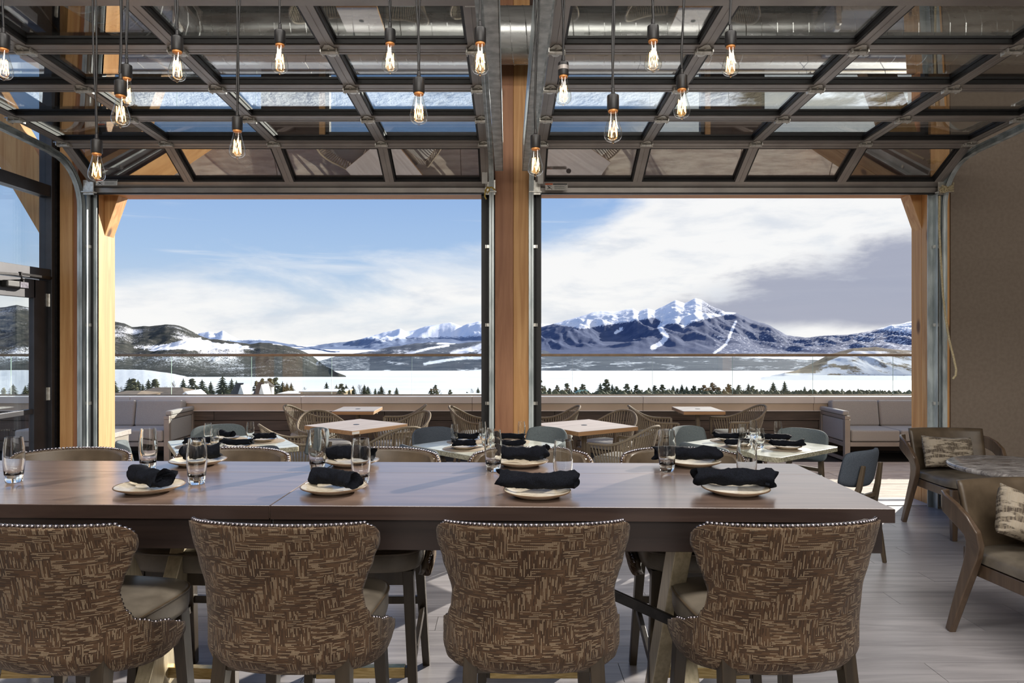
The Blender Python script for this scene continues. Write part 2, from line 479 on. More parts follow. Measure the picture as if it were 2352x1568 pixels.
M['ropeframe'] = pm('bronze_frame', S(98, 86, 72), S(116, 104, 88), 0.5, 0.3, scale=10)
M['cushion'] = pm('grey_cushion', S(132, 130, 126), S(152, 150, 145), 0.95, scale=240, detail=3, bump=0.5, bdist=0.001)
M['cushion2'] = pm('outdoor_cushion', S(156, 153, 150), S(176, 173, 170), 0.95, scale=200, detail=3, bump=0.5, bdist=0.001)
M['sofaframe'] = pm('taupe_sofa_frame', S(152, 143, 135), S(166, 157, 149), 0.5, 0.2, scale=4)
M['marble'] = pm('smoky_marble', S(84, 80, 80), S(176, 172, 168), 0.18, sc=(1, 3, 1), scale=5, detail=9, nr=0.7, dist=1.6, lo=0.35, hi=0.68)
M['sticker'] = pm('white_sticker', S(214, 212, 204), S(228, 226, 220), 0.5, scale=30)
M['red'] = pm('orange_band', S(205, 96, 52), S(215, 104, 60), 0.5, scale=30)
M['blue'] = pm('navy_band', S(34, 40, 80), S(40, 46, 90), 0.5, scale=30)
M['ink'] = pm('dark_ink', S(30, 30, 30), S(44, 42, 40), 0.6, scale=30)
M['string'] = pm('pale_rope', S(150, 136, 104), S(196, 182, 148), 0.9, sc=(1, 1, 4), scale=60, bump=0.5)
M['ropeyellow'] = pm('yellow_rope', S(158, 132, 62), S(196, 170, 92), 0.9, scale=60, bump=0.5)
def ikat():
    m, g = new_mat('woven_pillow')
    tc = g.n('ShaderNodeTexCoord').outputs['Object']
    a = g.noise(g.map(tc, (9, 9, 46)), 1.0, 3, 0.6)
    st = g.noise(g.map(tc, (260, 60, 22)), 1.0, 2, 0.5)
    f = g.ss(a, 0.46, 0.56)
    c = g.mix(f, S(74, 64, 54), S(156, 146, 130))
    c = g.mix(g.m('MULTIPLY', g.ss(st, 0.45, 0.62), 0.55), c, S(150, 138, 118))
    p = g.n('ShaderNodeBsdfPrincipled', i={'Base Color': c, 'Roughness': 0.85, 'Normal': g.bump(st, 0.6, 0.003)})
    out(g, p); return m
M['pillow'] = ikat()
def true_glass():
    m, g = new_mat('clear_tumbler')
    n_ = g.noise(g.n('ShaderNodeTexCoord').outputs['Object'], 30, 2, 0.5)
    p = g.n('ShaderNodeBsdfGlass', i={'Color': (0.99, 0.995, 0.99, 1), 'Roughness': 0.0, 'IOR': 1.46, 'Normal': g.bump(n_, 0.02, 0.0005)})
    out(g, p); return m
M['tumbler'] = true_glass()
M['bulb'] = thin_glass('bulb_glass', (0.99, 0.97, 0.93, 1), 1.6)
def emis(name, c, s):
    m, g = new_mat(name)
    n_ = g.noise(g.n('ShaderNodeTexCoord').outputs['Object'], 80, 1, 0.5)
    e = g.n('ShaderNodeEmission', i={0: c, 1: g.m('MULTIPLY', g.m('ADD', n_, 0.6), s)})
    out(g, e); return m
M['filament'] = emis('glowing_filament', (1.0, 0.52, 0.16, 1), 9.0)

def terrain(name, forest1, forest2, snow, sc, spread=0.5, shrub=0.0):
    m, g = new_mat(name)
    tc = g.n('ShaderNodeTexCoord').outputs['Object']
    at = g.n('ShaderNodeAttribute', attribute_name='snow')
    n_a = g.noise(g.map(tc, (sc, sc, sc * 1.6)), 1.0, 6, 0.68)
    n_b = g.noise(g.map(tc, (sc * 0.22, sc * 0.22, sc * 0.22)), 1.0, 4, 0.6)
    f = g.m('ADD', at.outputs['Fac'], g.m('MULTIPLY', g.m('SUBTRACT', n_a, 0.5), spread * 4))
    f = g.m('ADD', f, g.m('MULTIPLY', g.m('SUBTRACT', n_b, 0.5), spread * 0.9))
    f = g.ss(f, 0.40, 0.60)
    fo = g.mix(g.ss(n_b, 0.35, 0.65), forest1, forest2)
    c = g.mix(f, fo, snow)
    p = g.n('ShaderNodeBsdfPrincipled', i={'Base Color': c, 'Roughness': 0.95, 'Normal': g.bump(n_a, 0.5, 1.0 / sc * 0.25)})
    p.inputs['Specular IOR Level'].default_value = 0.05
    out(g, p); return m
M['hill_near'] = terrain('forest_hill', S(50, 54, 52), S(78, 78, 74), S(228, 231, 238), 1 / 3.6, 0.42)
M['hill_mid'] = terrain('lake_shore_hills', S(66, 76, 92), S(88, 96, 108), S(230, 235, 244), 1 / 16.0, 0.40)  # blue-grey forest tones include some distance haze
M['massif'] = terrain('massif', S(66, 81, 114), S(82, 95, 126), S(226, 231, 242), 1 / 17.0, 0.42)  # haze of the distance is mixed into the blue forest tones
M['range_far'] = terrain('far_range', S(108, 124, 154), S(122, 137, 164), S(222, 230, 246), 1 / 42.0, 0.34)  # paler and bluer still: far haze put into forest and snow colours
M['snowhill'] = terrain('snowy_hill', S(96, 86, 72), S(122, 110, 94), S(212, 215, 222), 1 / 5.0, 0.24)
M['lake'] = pm('frozen_lake', S(222, 226, 232), S(240, 242, 245), 0.85, sc=(0.3, 1, 1), scale=0.01, detail=6)
M['valley'] = terrain('valley_floor', S(92, 84, 66), S(112, 102, 82), S(232, 234, 238), 1 / 3.0, 0.30)
M['needles'] = pm('conifer_needles', S(52, 60, 42), S(88, 92, 64), 0.9, scale=2.5, detail=5, rand=0.35)
M['needles2'] = pm('pine_needles', S(62, 66, 44), S(104, 102, 72), 0.9, scale=2.5, detail=5, rand=0.35)
M['tan_leaf'] = pm('tan_foliage', S(124, 100, 70), S(158, 130, 94), 0.9, scale=2.5, detail=5, rand=0.2)
M['bark'] = pm('bark', S(88, 74, 60), S(116, 100, 82), 0.9, scale=6)
M['roof_dark'] = pm('dark_roof', S(58, 58, 60), S(74, 72, 72), 0.9, scale=1)
M['roof_brown'] = pm('brown_roof', S(120, 104, 90), S(136, 118, 102), 0.9, scale=1)
M['roof_teal'] = pm('teal_roof', S(84, 130, 124), S(100, 146, 138), 0.7, scale=1)
M['house_pale'] = pm('pale_siding', S(206, 204, 196), S(218, 216, 208), 0.9, scale=1)
M['house_tan'] = pm('tan_siding', S(186, 160, 130), S(198, 172, 142), 0.9, scale=1)
M['snowroof'] = pm('snow_cover', S(232, 234, 238), S(242, 243, 246), 0.9, scale=1)
M['darkpane'] = pm('dark_pane', S(50, 56, 64), S(62, 68, 76), 0.3, scale=1)
# ================================================================ SETTING
WY = 6.6                                     # inner face of the garage-door wall
XL, XR = -4.35, 7.4
# ---- floor of grey planks
fl = MB().box(XL - 0.2, XR, -7, 6.9, -0.12, -0.012).build('floor', M['slab'])
tag(fl, 'grey oak plank floor of the dining room', 'floor', kind='structure')
pw, plen = 0.19, 1.52
pl_proto = MB().box(-plen / 2 + 0.0015, plen / 2 - 0.0015, -pw / 2 + 0.0012, pw / 2 - 0.0012, -0.012, 0.0).build('plank', M['plank'], fl)
first = True; row = 0; y = 6.62 - pw / 2
while y > 2.2:
    off = [0.0, 0.62, 0.25, 0.95, 0.45, 1.2][row % 6]
    x = XL - 0.1 + off
    reach = 1.0 if y < 3.6 else 1.0
    xl = max(XL + 0.1, -(y * 0.78) - 0.6); xr = y * 0.78 + 0.9
    while x < xr + plen:
        if x + plen / 2 > xl and x - plen / 2 < xr:
            if first: pl_proto.location = (x, y, 0); first = False
            else: inst(pl_proto, fl, (x, y, 0))
        x += plen
    y -= pw; row += 1
# the rest of the boards, behind and beside the view, in one piece
rest = MB().box(XL, XR, -7, y + pw / 2, -0.012, 0).build('plank_field', M['plank'], fl); rest['kind'] = 'stuff'

# ---- terrace
tf = MB().box(-14, 12, 6.9, 11, -0.3, -0.03).build('floor_terrace', M['slab'])
tag(tf, 'terrace base below the stone pavers', 'terrace floor', kind='structure')
first = True
pvx, pvy = 1.3, 0.7
for j in range(3):
    for i in range(-9, 9):
        x = i * pvx + (0.65 if j % 2 else 0); yy = 6.93 + pvy * (j + 0.5)
        if first:
            pp = MB().box(-pvx / 2 + 0.004, pvx / 2 - 0.004, -pvy / 2 + 0.004, pvy / 2 - 0.004, -0.03, -0.002).build('paver', M['paver'], tf, bevel=0.004, seg=1)
            pp.location = (x, yy, 0); first = False
        else: inst(pp, tf, (x, yy, 0))
MB().box(-14, 12, 9.04, 9.95, -0.03, -0.015).build('parapet_foot_strip', M['strip_dark'], tf)  # near-black flat strip along the parapet foot
thr = MB().box(-4.1, 4.25, 6.62, 6.93, -0.012, 0.006).build('trim_1', M['cap'])
tag(thr, 'flat metal threshold under the two garage door openings', 'threshold', kind='structure')

# ---- parapet with boards and metal cap
PY = 9.78
par = MB().box(-14, 12, PY + 0.03, PY + 0.28, -0.3, 0.74).build('wall_terrace', M['black_metal'])
tag(par, 'low terrace parapet of dark boards under a beige metal cap', 'parapet', kind='structure')
first = True
bz = [0.02, 0.165, 0.31, 0.455, 0.60]
bl = 2.44
for r_ in range(4):
    for i in range(-5, 5):
        x = i * bl + [0.3, 1.4, 0.8, 1.9][r_]
        if first:
            bb = MB().box(-bl / 2 + 0.003, bl / 2 - 0.003, 0, 0.03, 0.004, 0.141).build('board', M['board'], par, bevel=0.002, seg=1)
            bb.location = (x, PY, bz[r_]); first = False
        else: inst(bb, par, (x, PY, bz[r_]))
first = True
for i in range(-5, 5):
    x = i * 2.44 + 0.72
    if first:
        c1 = MB().box(-1.218, 1.218, -0.045, 0.30, 0.705, 0.80).build('cap_segment', M['cap'], par, bevel=0.003, seg=1)
        c2 = MB().box(-1.218, 1.218, -0.02, 0.028, 0.60, 0.705).build('fascia_segment', M['cap2'], par, bevel=0.002, seg=1)
        c3 = MB().box(-1.218, 1.218, -0.035, 0.0, 0.592, 0.604).build('drip_edge', M['cap'], par)
        for c_ in (c1, c2, c3): c_.location = (x, PY, 0)
        c1l = (c1, c2, c3); first = False
    else:
        for c_ in c1l: inst(c_, par, (x, PY, 0))
# ---- glass railing
gr = empty('glass_railing', (0, PY + 0.2, 0.78))
tag(gr, 'long frameless glass railing with a thin metal handrail on the parapet', 'railing')
RZ = Zp(815, PY + 0.2)
first = True
pn = 1.172
for i in range(-10, 9):
    x = Xp(763, PY + 0.2) + (i + 0.5) * pn
    if first:
        g0 = MB().box(-pn / 2 + 0.006, pn / 2 - 0.006, -0.006, 0.006, 0.02, RZ - 0.79).build('glass_pane', M['railglass'], gr)
        e0 = MB().box(pn / 2 - 0.0075, pn / 2 - 0.0055, -0.006, 0.006, 0.02, RZ - 0.79).build('polished_edge', M['glassedge'], g0)
        g0.location = (x, 0, 0); first = False
    else:
        c = inst(g0, gr, (x, 0, 0)); inst(e0, c)
rr = MB()
rr.box(-14, 12, -0.025, 0.025, RZ - 0.80, RZ - 0.762)
rr.build('handrail', M['rail_metal'], gr, bevel=0.004)
MB().box(-14, 12, -0.02, 0.02, 0.02, 0.035).build('base_channel', M['rail_metal'], gr)

# ---- timber posts and header round the openings
JX0, JX1 = Xp(218, WY), Xp(2141, WY)         # -3.99, 4.11
CX0, CX1 = Xp(1137, 6.5), Xp(1217, 6.5)
def struct(name, mb, mat, label, cat, **kw):
    o = mb.build(name, mat, None, **kw); tag(o, label, cat, kind='structure'); return o
# centre column: two laminated timbers
cc = empty('trim_2', ((CX0 + CX1) / 2, 6.5, 0)); tag(cc, 'laminated timber column between the two garage doors', 'column', kind='structure')
wdt = CX1 - CX0
a_ = MB().box(-wdt / 2, 0.008, 0, 0.45, 0, 4.9).build('timber', M['fir_red'], cc, bevel=0.003, seg=1); a_['label'] = 'darker reddish left timber of the column'
MB().box(0.010, wdt / 2, 0.003, 0.45, 0, 4.9).build('timber', M['timber'], cc, bevel=0.003, seg=1)
struct('trim_3', MB().box(JX0 - 0.30, JX0, WY + 0.02, 6.94, 0, 4.9), M['timber'], 'timber post at the left side of the left opening', 'post', bevel=0.004)
rp = empty('trim_4', (JX1, WY + 0.02, 0)); tag(rp, 'timber post at the right side of the right opening', 'post', kind='structure')
MB().box(0, 0.30, 0.0, 0.15, 0, 4.9).build('timber', M['timber'], rp, bevel=0.004)
MB().box(0.0, 0.30, 0.153, 0.32, 0, 4.9).build('timber', M['timber'], rp, bevel=0.004)
struct('trim_5', MB().box(Xp(137, 6.5), Xp(166, 6.5), 6.5, 6.9, 0, 4.9), M['timber'], 'orange timber corner post beside the dark glazed door', 'post', bevel=0.004)
struct('trim_6', MB().box(Xp(166, 6.52), Xp(180, 6.52), 6.52, 6.9, 0, 4.9), M['fir_red'], 'narrow reddish timber strip beside the left corner post', 'trim', bevel=0.003)
hz0 = 3.035
struct('trim_7', MB().box(JX0 - 0.3, CX0 + 0.02, WY + 0.01, 6.94, hz0, 3.11), M['timber_x'], 'timber header beam over the left opening', 'beam', bevel=0.004)
struct('trim_8', MB().box(CX1 - 0.02, JX1 + 0.3, WY + 0.01, 6.94, hz0 + 0.01, 3.11), M['timber_x'], 'timber header beam over the right opening', 'beam', bevel=0.004)
struct('trim_9', MB().box(-4.8, 4.6, 6.72, 7.0, 4.38, 4.85), M['timber_x'], 'outer timber roof beam above the clerestory windows', 'beam', bevel=0.004)
struct('trim_16', MB().box(JX0 - 0.3, CX0, WY + 0.03, 6.92, 3.112, 3.42), M['brown_panel'], 'dark lintel panel above the left header beam', 'trim')
struct('trim_17', MB().box(CX1, JX1 + 0.3, WY + 0.03, 6.92, 3.112, 3.42), M['brown_panel'], 'dark lintel panel above the right header beam', 'trim')
# knee braces outside
def brace(n, x0, z0, x1, z1, wd, yy, label, flip=1):
    d = Vector((x1 - x0, 0, z1 - z0)).normalized()
    nrm = Vector((-d.z, 0, d.x)) * flip
    p0 = Vector((x0, yy, z0)); p1 = Vector((x1, yy, z1))
    # square-cut against the post
    poly = [p0, p1, p1 + nrm * wd, p0 + Vector((0, 0, 1)) * (wd / max(0.2, abs(d.x)))]
    o = MB().prism(poly, (0, 0.16, 0)).build(n, M['timber'], None, bevel=0.003)
    tag(o, label, 'brace', kind='structure')
yb = 6.76
brace('trim_10', JX0, Zp(541, yb), JX0 + 0.64, Zp(541, yb) + 0.64 * 2.83, 0.28, yb, 'timber knee brace at the top of the left jamb post', 1)
brace('trim_11', JX1, Zp(527, yb), JX1 - 0.64, Zp(527, yb) + 0.64 * 2.83, 0.28, yb, 'timber knee brace at the top of the right jamb post', -1)
brace('trim_12', Xp(105, 6.95) , Zp(561, 6.95), Xp(105, 6.95) - 1.15, Zp(561, 6.95) + 1.15 * 1.69, 0.40, 6.95, 'broad timber knee brace seen through the glass left of the corner', -1)
struct('trim_13', MB().box(Xp(103, 6.95), Xp(118, 6.95) + 0.2, 6.95, 7.2, 0, 4.4), M['timber'], 'outer timber post behind the glazed door frame', 'post', bevel=0.004)

# ---- clerestory between header and outer beam
cw = empty('window_1', (0, 6.66, 3.42)); tag(cw, 'row of clerestory windows above the garage doors', 'window', kind='structure')
zt = Zp(150, 6.66) - 3.42; zb = 0.18
segs = [(JX0, Xp(608, 6.66)), (Xp(748, 6.66), CX0), (CX1, Xp(1618, 6.66)), (Xp(1748, 6.66), JX1)]
for a, b in segs:
    MB().box(a + 0.03, b - 0.03, 0.03, 0.038, zb + 0.03, zt - 0.03).build('window_pane', M['window'], cw)
    fr = MB()
    fr.box(a, a + 0.035, 0, 0.07, zb, zt); fr.box(b - 0.035, b, 0, 0.07, zb, zt)
    fr.box(a, b, 0, 0.07, zb, zb + 0.035); fr.box(a, b, 0, 0.07, zt - 0.035, zt)
    fr.build('window_frame', M['alu_dark'], cw)
MB().box(JX0 - 0.3, JX1 + 0.3, -0.02, 0.12, 0, zb).build('sill_board', M['brown_panel'], cw)
for a, b in ((Xp(608, 6.66), Xp(735, 6.66)), (Xp(1630, 6.66), Xp(1748, 6.66))):
    MB().box(a, b, -0.02, 0.1, zb, zt).build('infill_panel', M['brown_panel'], cw)
for a, b in ((Xp(735, 6.66), Xp(748, 6.66)), (Xp(1618, 6.66), Xp(1630, 6.66))):
    MB().box(a, b, -0.03, 0.1, zb, zt).build('mullion_post', M['timber'], cw)
struct('wall_front_upper', MB().box(XL - 0.2, XR, WY + 0.05, WY + 0.3, 3.42 + zt, 5.5), M['brown_panel'], 'dark upper wall above the clerestory windows', 'wall')
struct('wall_front', MB().box(JX1 + 0.18, XR, WY - 0.0, WY + 0.35, 0, 5.5), M['taupe_wall'], 'plain taupe wall right of the right garage door', 'wall')
struct('wall_right', MB().box(XR, XR + 0.2, -7, 7, 0, 5.5), M['taupe_wall'], 'right side wall of the dining room', 'wall')
struct('wall_back', MB().box(XL, XR, -7.2, -7, 0, 5.5), M['taupe_wall'], 'wall behind the camera', 'wall')
struct('wall_left', MB().box(XL - 0.2, XL, -7, 3.2, 0, 5.5), M['taupe_wall'], 'left side wall before the glazed front', 'wall')
struct('ceiling', MB().box(XL - 0.2, XR, -7, 6.95, 5.3, 5.5), M['ceiling'], 'dark ceiling above the ducts', 'ceiling')

# ---- glazed front on the left with door
d3 = empty('door_3', (XL, 6.44, 0)); tag(d3, 'dark framed glass door with overhead closer at the left edge', 'door', kind='structure')
D = MB()
D.box(-0.025, 0.025, -0.20, -0.01, 0, 2.16)
D.box(-0.025, 0.025, -1.05, -0.86, 0, 2.16)
D.box(-0.025, 0.025, -0.88, -0.18, 0, 0.28); D.box(-0.025, 0.025, -0.88, -0.18, 1.99, 2.16)
D.box(-0.02, 0.02, -0.88, -0.18, 0.93, 0.975)
D.build('door_leaf', M['alu_dark'], d3, bevel=0.003)
MB().box(-0.006, 0.006, -0.87, -0.19, 0.27, 0.935).build('glass_pane', M['window'], d3)
MB().box(-0.006, 0.006, -0.87, -0.19, 0.97, 1.995).build('glass_pane', M['window'], d3)
hg = MB().tube([(0.036, 0, -0.06), (0.036, 0, 0.06)], 0.011, 8).box(0.024, 0.032, -0.03, 0.012, -0.06, 0.06).build('door_hinge', M['hinge'], d3)
hg.location = (0, -0.005, 1.98 - 0.0)
inst(hg, d3, (0, -0.005, 1.10)); inst(hg, d3, (0, -0.005, 0.25))
cl = MB().box(0.03, 0.09, -0.62, -0.36, 2.06, 2.12).build('closer_body', M['black_plastic'], d3, bevel=0.012)
MB().box(0.088, 0.094, -0.47, -0.37, 2.065, 2.115).build('closer_plate', M['nail'], cl)
arm = MB(); arm.bar((0.06, -0.40, 2.135), (0.20, -0.62, 2.17), 0.02, 0.008, (0, 0, 1)); arm.bar((0.20, -0.62, 2.17), (0.05, 0.02, 2.19), 0.02, 0.008, (0, 0, 1))
arm.tube([(0.20, -0.62, 2.155), (0.20, -0.62, 2.185)], 0.014, 10); arm.tube([(0.06, -0.40, 2.12), (0.06, -0.40, 2.145)], 0.016, 10)
arm.bar((0.2, -0.62, 2.165), (0.16, -1.02, 2.15), 0.018, 0.008, (0, 0, 1))
arm.build('closer_arm', M['black_metal'], d3)
st = empty('window_2', (XL, 6.6, 0)); tag(st, 'dark framed glazed side front with fixed panes above the door', 'window', kind='structure')
G = MB()
G.box(-0.06, 0.06, -0.17, 0.0, 0, 4.9)
G.box(-0.05, 0.05, -3.3, -0.17, 2.17, 2.27)
G.box(-0.05, 0.05, -3.3, -0.17, 2.95, 3.06)
G.box(-0.05, 0.05, -3.3, -0.17, 4.25, 4.4)
G.box(-0.05, 0.05, -1.30, -1.22, 0, 2.2)
G.box(-0.05, 0.05, -2.3, -2.22, 0, 4.4); G.box(-0.05, 0.05, -3.4, -3.3, 0, 4.9); G.box(-0.05, 0.05, -3.3, -1.3, 0, 0.12)
G.build('window_frame', M['alu_dark'], st, bevel=0.003)
G2 = MB().box(0.06, 0.075, -0.12, -0.07, 0, 4.9); G2.build('glazing_strip', M['black_metal'], st)
for (y0, y1, z0, z1) in ((-2.22, -0.17, 2.27, 2.95), (-2.22, -0.17, 3.06, 4.25), (-3.3, -2.3, 0.12, 2.95), (-3.3, -2.3, 3.06, 4.25), (-2.22, -1.3, 0.12, 2.17)):
    MB().box(-0.006, 0.006, y0, y1, z0, z1).build('glass_pane', M['window'], st)
struct('wall_left_upper', MB().box(XL - 0.1, XL + 0.06, 3.2, 6.6, 4.4, 5.5), M['taupe_wall'], 'wall strip above the glazed side front', 'wall')

# ================================================================ GARAGE DOORS
PATH = [(6.55, 3.05), (6.04, 3.345), (5.455, 3.37), (4.865, 3.395), (4.275, 3.42), (3.685, 3.445)]
def hinge_mb():
    m = MB()
    m.prism([(-0.05, -0.004, -0.01), (0.05, -0.004, -0.01), (0.014, -0.004, -0.085), (-0.014, -0.004, -0.085)], (0, 0.004, 0))
    m.prism([(-0.05, -0.004, 0.01), (0.05, -0.004, 0.01), (0.014, -0.004, 0.075), (-0.014, -0.004, 0.075)], (0, 0.004, 0))
    m.tube([(-0.056, -0.016, 0), (0.056, -0.016, 0)], 0.014, 10)
    m.box(-0.052, -0.046, -0.026, 0, -0.035, 0.035); m.box(0.046, 0.052, -0.026, 0, -0.035, 0.035)
    for z in (-0.03, 0.03): m.tube([(0, -0.012, z), (0, 0, z)], 0.007, 6)
    return m
def garage_door(name, x0, x1, label):
    root = empty(name, ((x0 + x1) / 2, WY, 3.0)); tag(root, label, 'garage door', kind='structure')
    W = x1 - x0; cw_ = W / 4.0
    org = root.location.copy()
    hproto = None
    for k in range(5):
        (ya, za), (yb_, zb_) = PATH[k], PATH[k + 1]
        L = math.hypot(yb_ - ya, zb_ - za)
        # section frame: u across, v along the section, n up/outwards
        u = Vector((1, 0, 0)); v = Vector((0, yb_ - ya, zb_ - za)).normalized(); n_ = v.cross(u) * -1
        if n_.z < 0: n_ = -n_
        T = Matrix(((u.x, v.x, n_.x, 0), (u.y, v.y, n_.y, ya - org.y), (u.z, v.z, n_.z, za - org.z), (0, 0, 0, 1)))
        g = 0.003
        lo = 0.10 if k == 0 else 0.062
        hi = 0.062
        d_ = 0.062
        fm = MB(T)
        fm.box(-W / 2, W / 2, g, lo, 0, 0.05); fm.box(-W / 2, W / 2, L - hi, L - g, 0, 0.05)
        fm.box(-W / 2, W / 2, L - hi + 0.02, L - hi + 0.026, -0.003, 0); 
        for i in range(5):
            xc = -W / 2 + i * cw_
            hw = 0.042
            if i == 0: xa, xb = -W / 2, -W / 2 + 2 * hw
            elif i == 4: xa, xb = W / 2 - 2 * hw, W / 2
            else: xa, xb = xc - hw, xc + hw
            fm.box(xa, xb, lo, L - hi, -0.0, 0.05)
            fm.box((xa + xb) / 2 - 0.004, (xa + xb) / 2 + 0.004, lo, L - hi, -0.003, 0)
        if k == 4: fm.box(-W / 2, W / 2, L - 0.02, L + 0.05, -0.03, 0.04)
        sec = fm.build('door_section', M['alu'], root, bevel=0.002, seg=1)
        # gasket frame and pane for each lite
        wlite = cw_ - 0.084
        for i in range(4):
            xa = -W / 2 + i * cw_ + (0.084 if i == 0 else 0.042); xb = -W / 2 + (i + 1) * cw_ - (0.084 if i == 3 else 0.042)
            gm = MB(T)
            t = 0.014
            gm.box(xa, xa + t, lo, L - hi, 0.006, 0.050); gm.box(xb - t, xb, lo, L - hi, 0.006, 0.050)
            gm.box(xa, xb, lo, lo + t, 0.006, 0.050); gm.box(xa, xb, L - hi - t, L - hi, 0.006, 0.050)
            t2 = 0.020
            gm.box(xa, xa + t2, lo, L - hi, 0.034, 0.050); gm.box(xb - t2, xb, lo, L - hi, 0.034, 0.050)
            gm.box(xa, xb, lo, lo + t2, 0.034, 0.050); gm.box(xa, xb, L - hi - t2, L - hi, 0.034, 0.050)
            gm.build('gasket', M['gasket'], sec)
            MB(T).box(xa + 0.01, xb - 0.01, lo + 0.01, L - hi - 0.01, 0.040, 0.044).build('glass_pane', M['doorglass'], sec)
        if k > 0:
            for i in range(5):
                xc = [-W / 2 + 0.042, -W / 2 + cw_, 0, W / 2 - cw_, W / 2 - 0.042][i]
                # hinge: local x across, local z along v, local y outwards (n)
                Th = Matrix.Translation(Vector((xc, ya - org.y, za - org.z)) - n_ * 0.002) @ Matrix(((u.x, n_.x, v.x, 0), (u.y, n_.y, v.y, 0), (u.z, n_.z, v.z, 0), (0, 0, 0, 1)))
                if hproto is None:
                    hproto = hinge_mb().build('hinge', M['hinge'], sec, smooth=40); hproto.matrix_local = Th
                else: inst(hproto, sec, mat4=Th)
    # end hinges carry rollers that run in the track
    for sx in (-1, 1):
        for k in range(1, 5):
            ya, za = PATH[k]
            MB().tube([(sx * (W / 2 - 0.10), ya - org.y, za - org.z + 0.01), (sx * (W / 2 + 0.05), ya - org.y, za - org.z + 0.01)], 0.006, 8).build('roller', M['hinge'], root, smooth=40)
        b = MB(); b.box(sx * W / 2 - 0.05, sx * W / 2 + 0.05, -0.14, -0.128, -0.02, 0.12); b.box(sx * W / 2 - 0.06, sx * W / 2 + 0.06, -0.16, -0.10, 0.0, 0.012)
        b.build('bottom_bracket', M['hinge'], root, bevel=0.002, seg=1)
    # weather strip on the bottom rail
    MB().box(-W / 2, W / 2, -0.085, -0.065, 0.012, 0.06).build('bottom_rail', M['alu'], root, bevel=0.002, seg=1)
    MB().box(-W / 2, W / 2, -0.078, -0.04, 0.0, 0.014).build('bottom_seal', M['gasket'], root)
    return root
d1 = garage_door('door_1', Xp(178, 6.3) - 0.0, Xp(1125, 6.3), 'left raised glass garage door')
d2 = garage_door('door_2', Xp(1231, 6.3), Xp(1165 + 1028, 6.3), 'right raised glass garage door')
# small printed stickers on the bottom rails
def sticker(root, x, y, z, wd, hg_, band, tilt=-35):
    T = Matrix.Translation((x - root.location.x, y - root.location.y, z - root.location.z)) @ Matrix.Rotation(R(tilt), 4, 'X')
    s_ = MB(T).box(-wd / 2, wd / 2, -0.001, 0.001, 0, hg_).build('warning_sticker', M['sticker'], root)
    MB(T).box(-wd / 2, -wd / 6, -0.002, -0.001, hg_ * 0.78, hg_).build('header_band', M[band], s_)
    MB(T).box(-wd / 6 + 0.002, wd / 2 - 0.003, -0.002, -0.001, hg_ * 0.8, hg_ * 0.97).build('header_band', M['ink'], s_)
    f = MB(T)   # running figure under a falling panel
    f.bar((-wd * .42, -0.0015, hg_ * .66), (-wd * .22, -0.0015, hg_ * .60), 0.001, hg_ * .07, (0, 1, 0)); f.bar((-wd * .38, -0.0015, hg_ * .52), (-wd * .28, -0.0015, hg_ * .30), 0.001, hg_ * .13, (0, 1, 0))
    f.bar((-wd * .28, -0.0015, hg_ * .32), (-wd * .20, -0.0015, hg_ * .10), 0.001, hg_ * .07, (0, 1, 0)); f.bar((-wd * .30, -0.0015, hg_ * .30), (-wd * .42, -0.0015, hg_ * .14), 0.001, hg_ * .07, (0, 1, 0))
    f.build('pictogram', M['ink'], s_)
    t_ = MB(T)
    for q in range(5): t_.box(-wd * .1, wd * .44 - (q % 2) * wd * .08, -0.002, -0.001, hg_ * (.62 - q * .12), hg_ * (.655 - q * .12))
    t_.build('printed_lines', M['ink'], s_)
ys = 6.41
sticker(d2, Xp(1278, ys), ys - 0.01, Zp(437, ys), 0.21, 0.065, 'red', -8)
sticker(d1, Xp(246, ys), ys - 0.01, Zp(426, ys), 0.20, 0.055, 'red', -8)
for root, px in ((d1, 1112), (d2, 1240)):
    x = Xp(px, 6.35)
    b = MB(); b.box(x - 0.02 - root.location.x, x + 0.03 - root.location.x, -0.25, -0.245, 0.06, 0.18)
    b.build('bracket_label', M['sticker'], root)
# flag-like sticker on the inner stile of the left door
Tq = (Xp(1081, 3.75), 3.72, 3.44)
b = MB().box(-0.032, 0.032, -0.09, 0.04, -0.004, -0.002)
s_ = b.build('stile_label', M['sticker'], d1); s_.location = Vector(Tq) - d1.location
q = MB().box(-0.026, -0.006, -0.04, -0.015, -0.006, -0.004).build('navy_patch', M['blue'], s_)
q = MB().box(-0.006, 0.026, -0.04, -0.015, -0.006, -0.004).build('orange_patch', M['red'], s_)

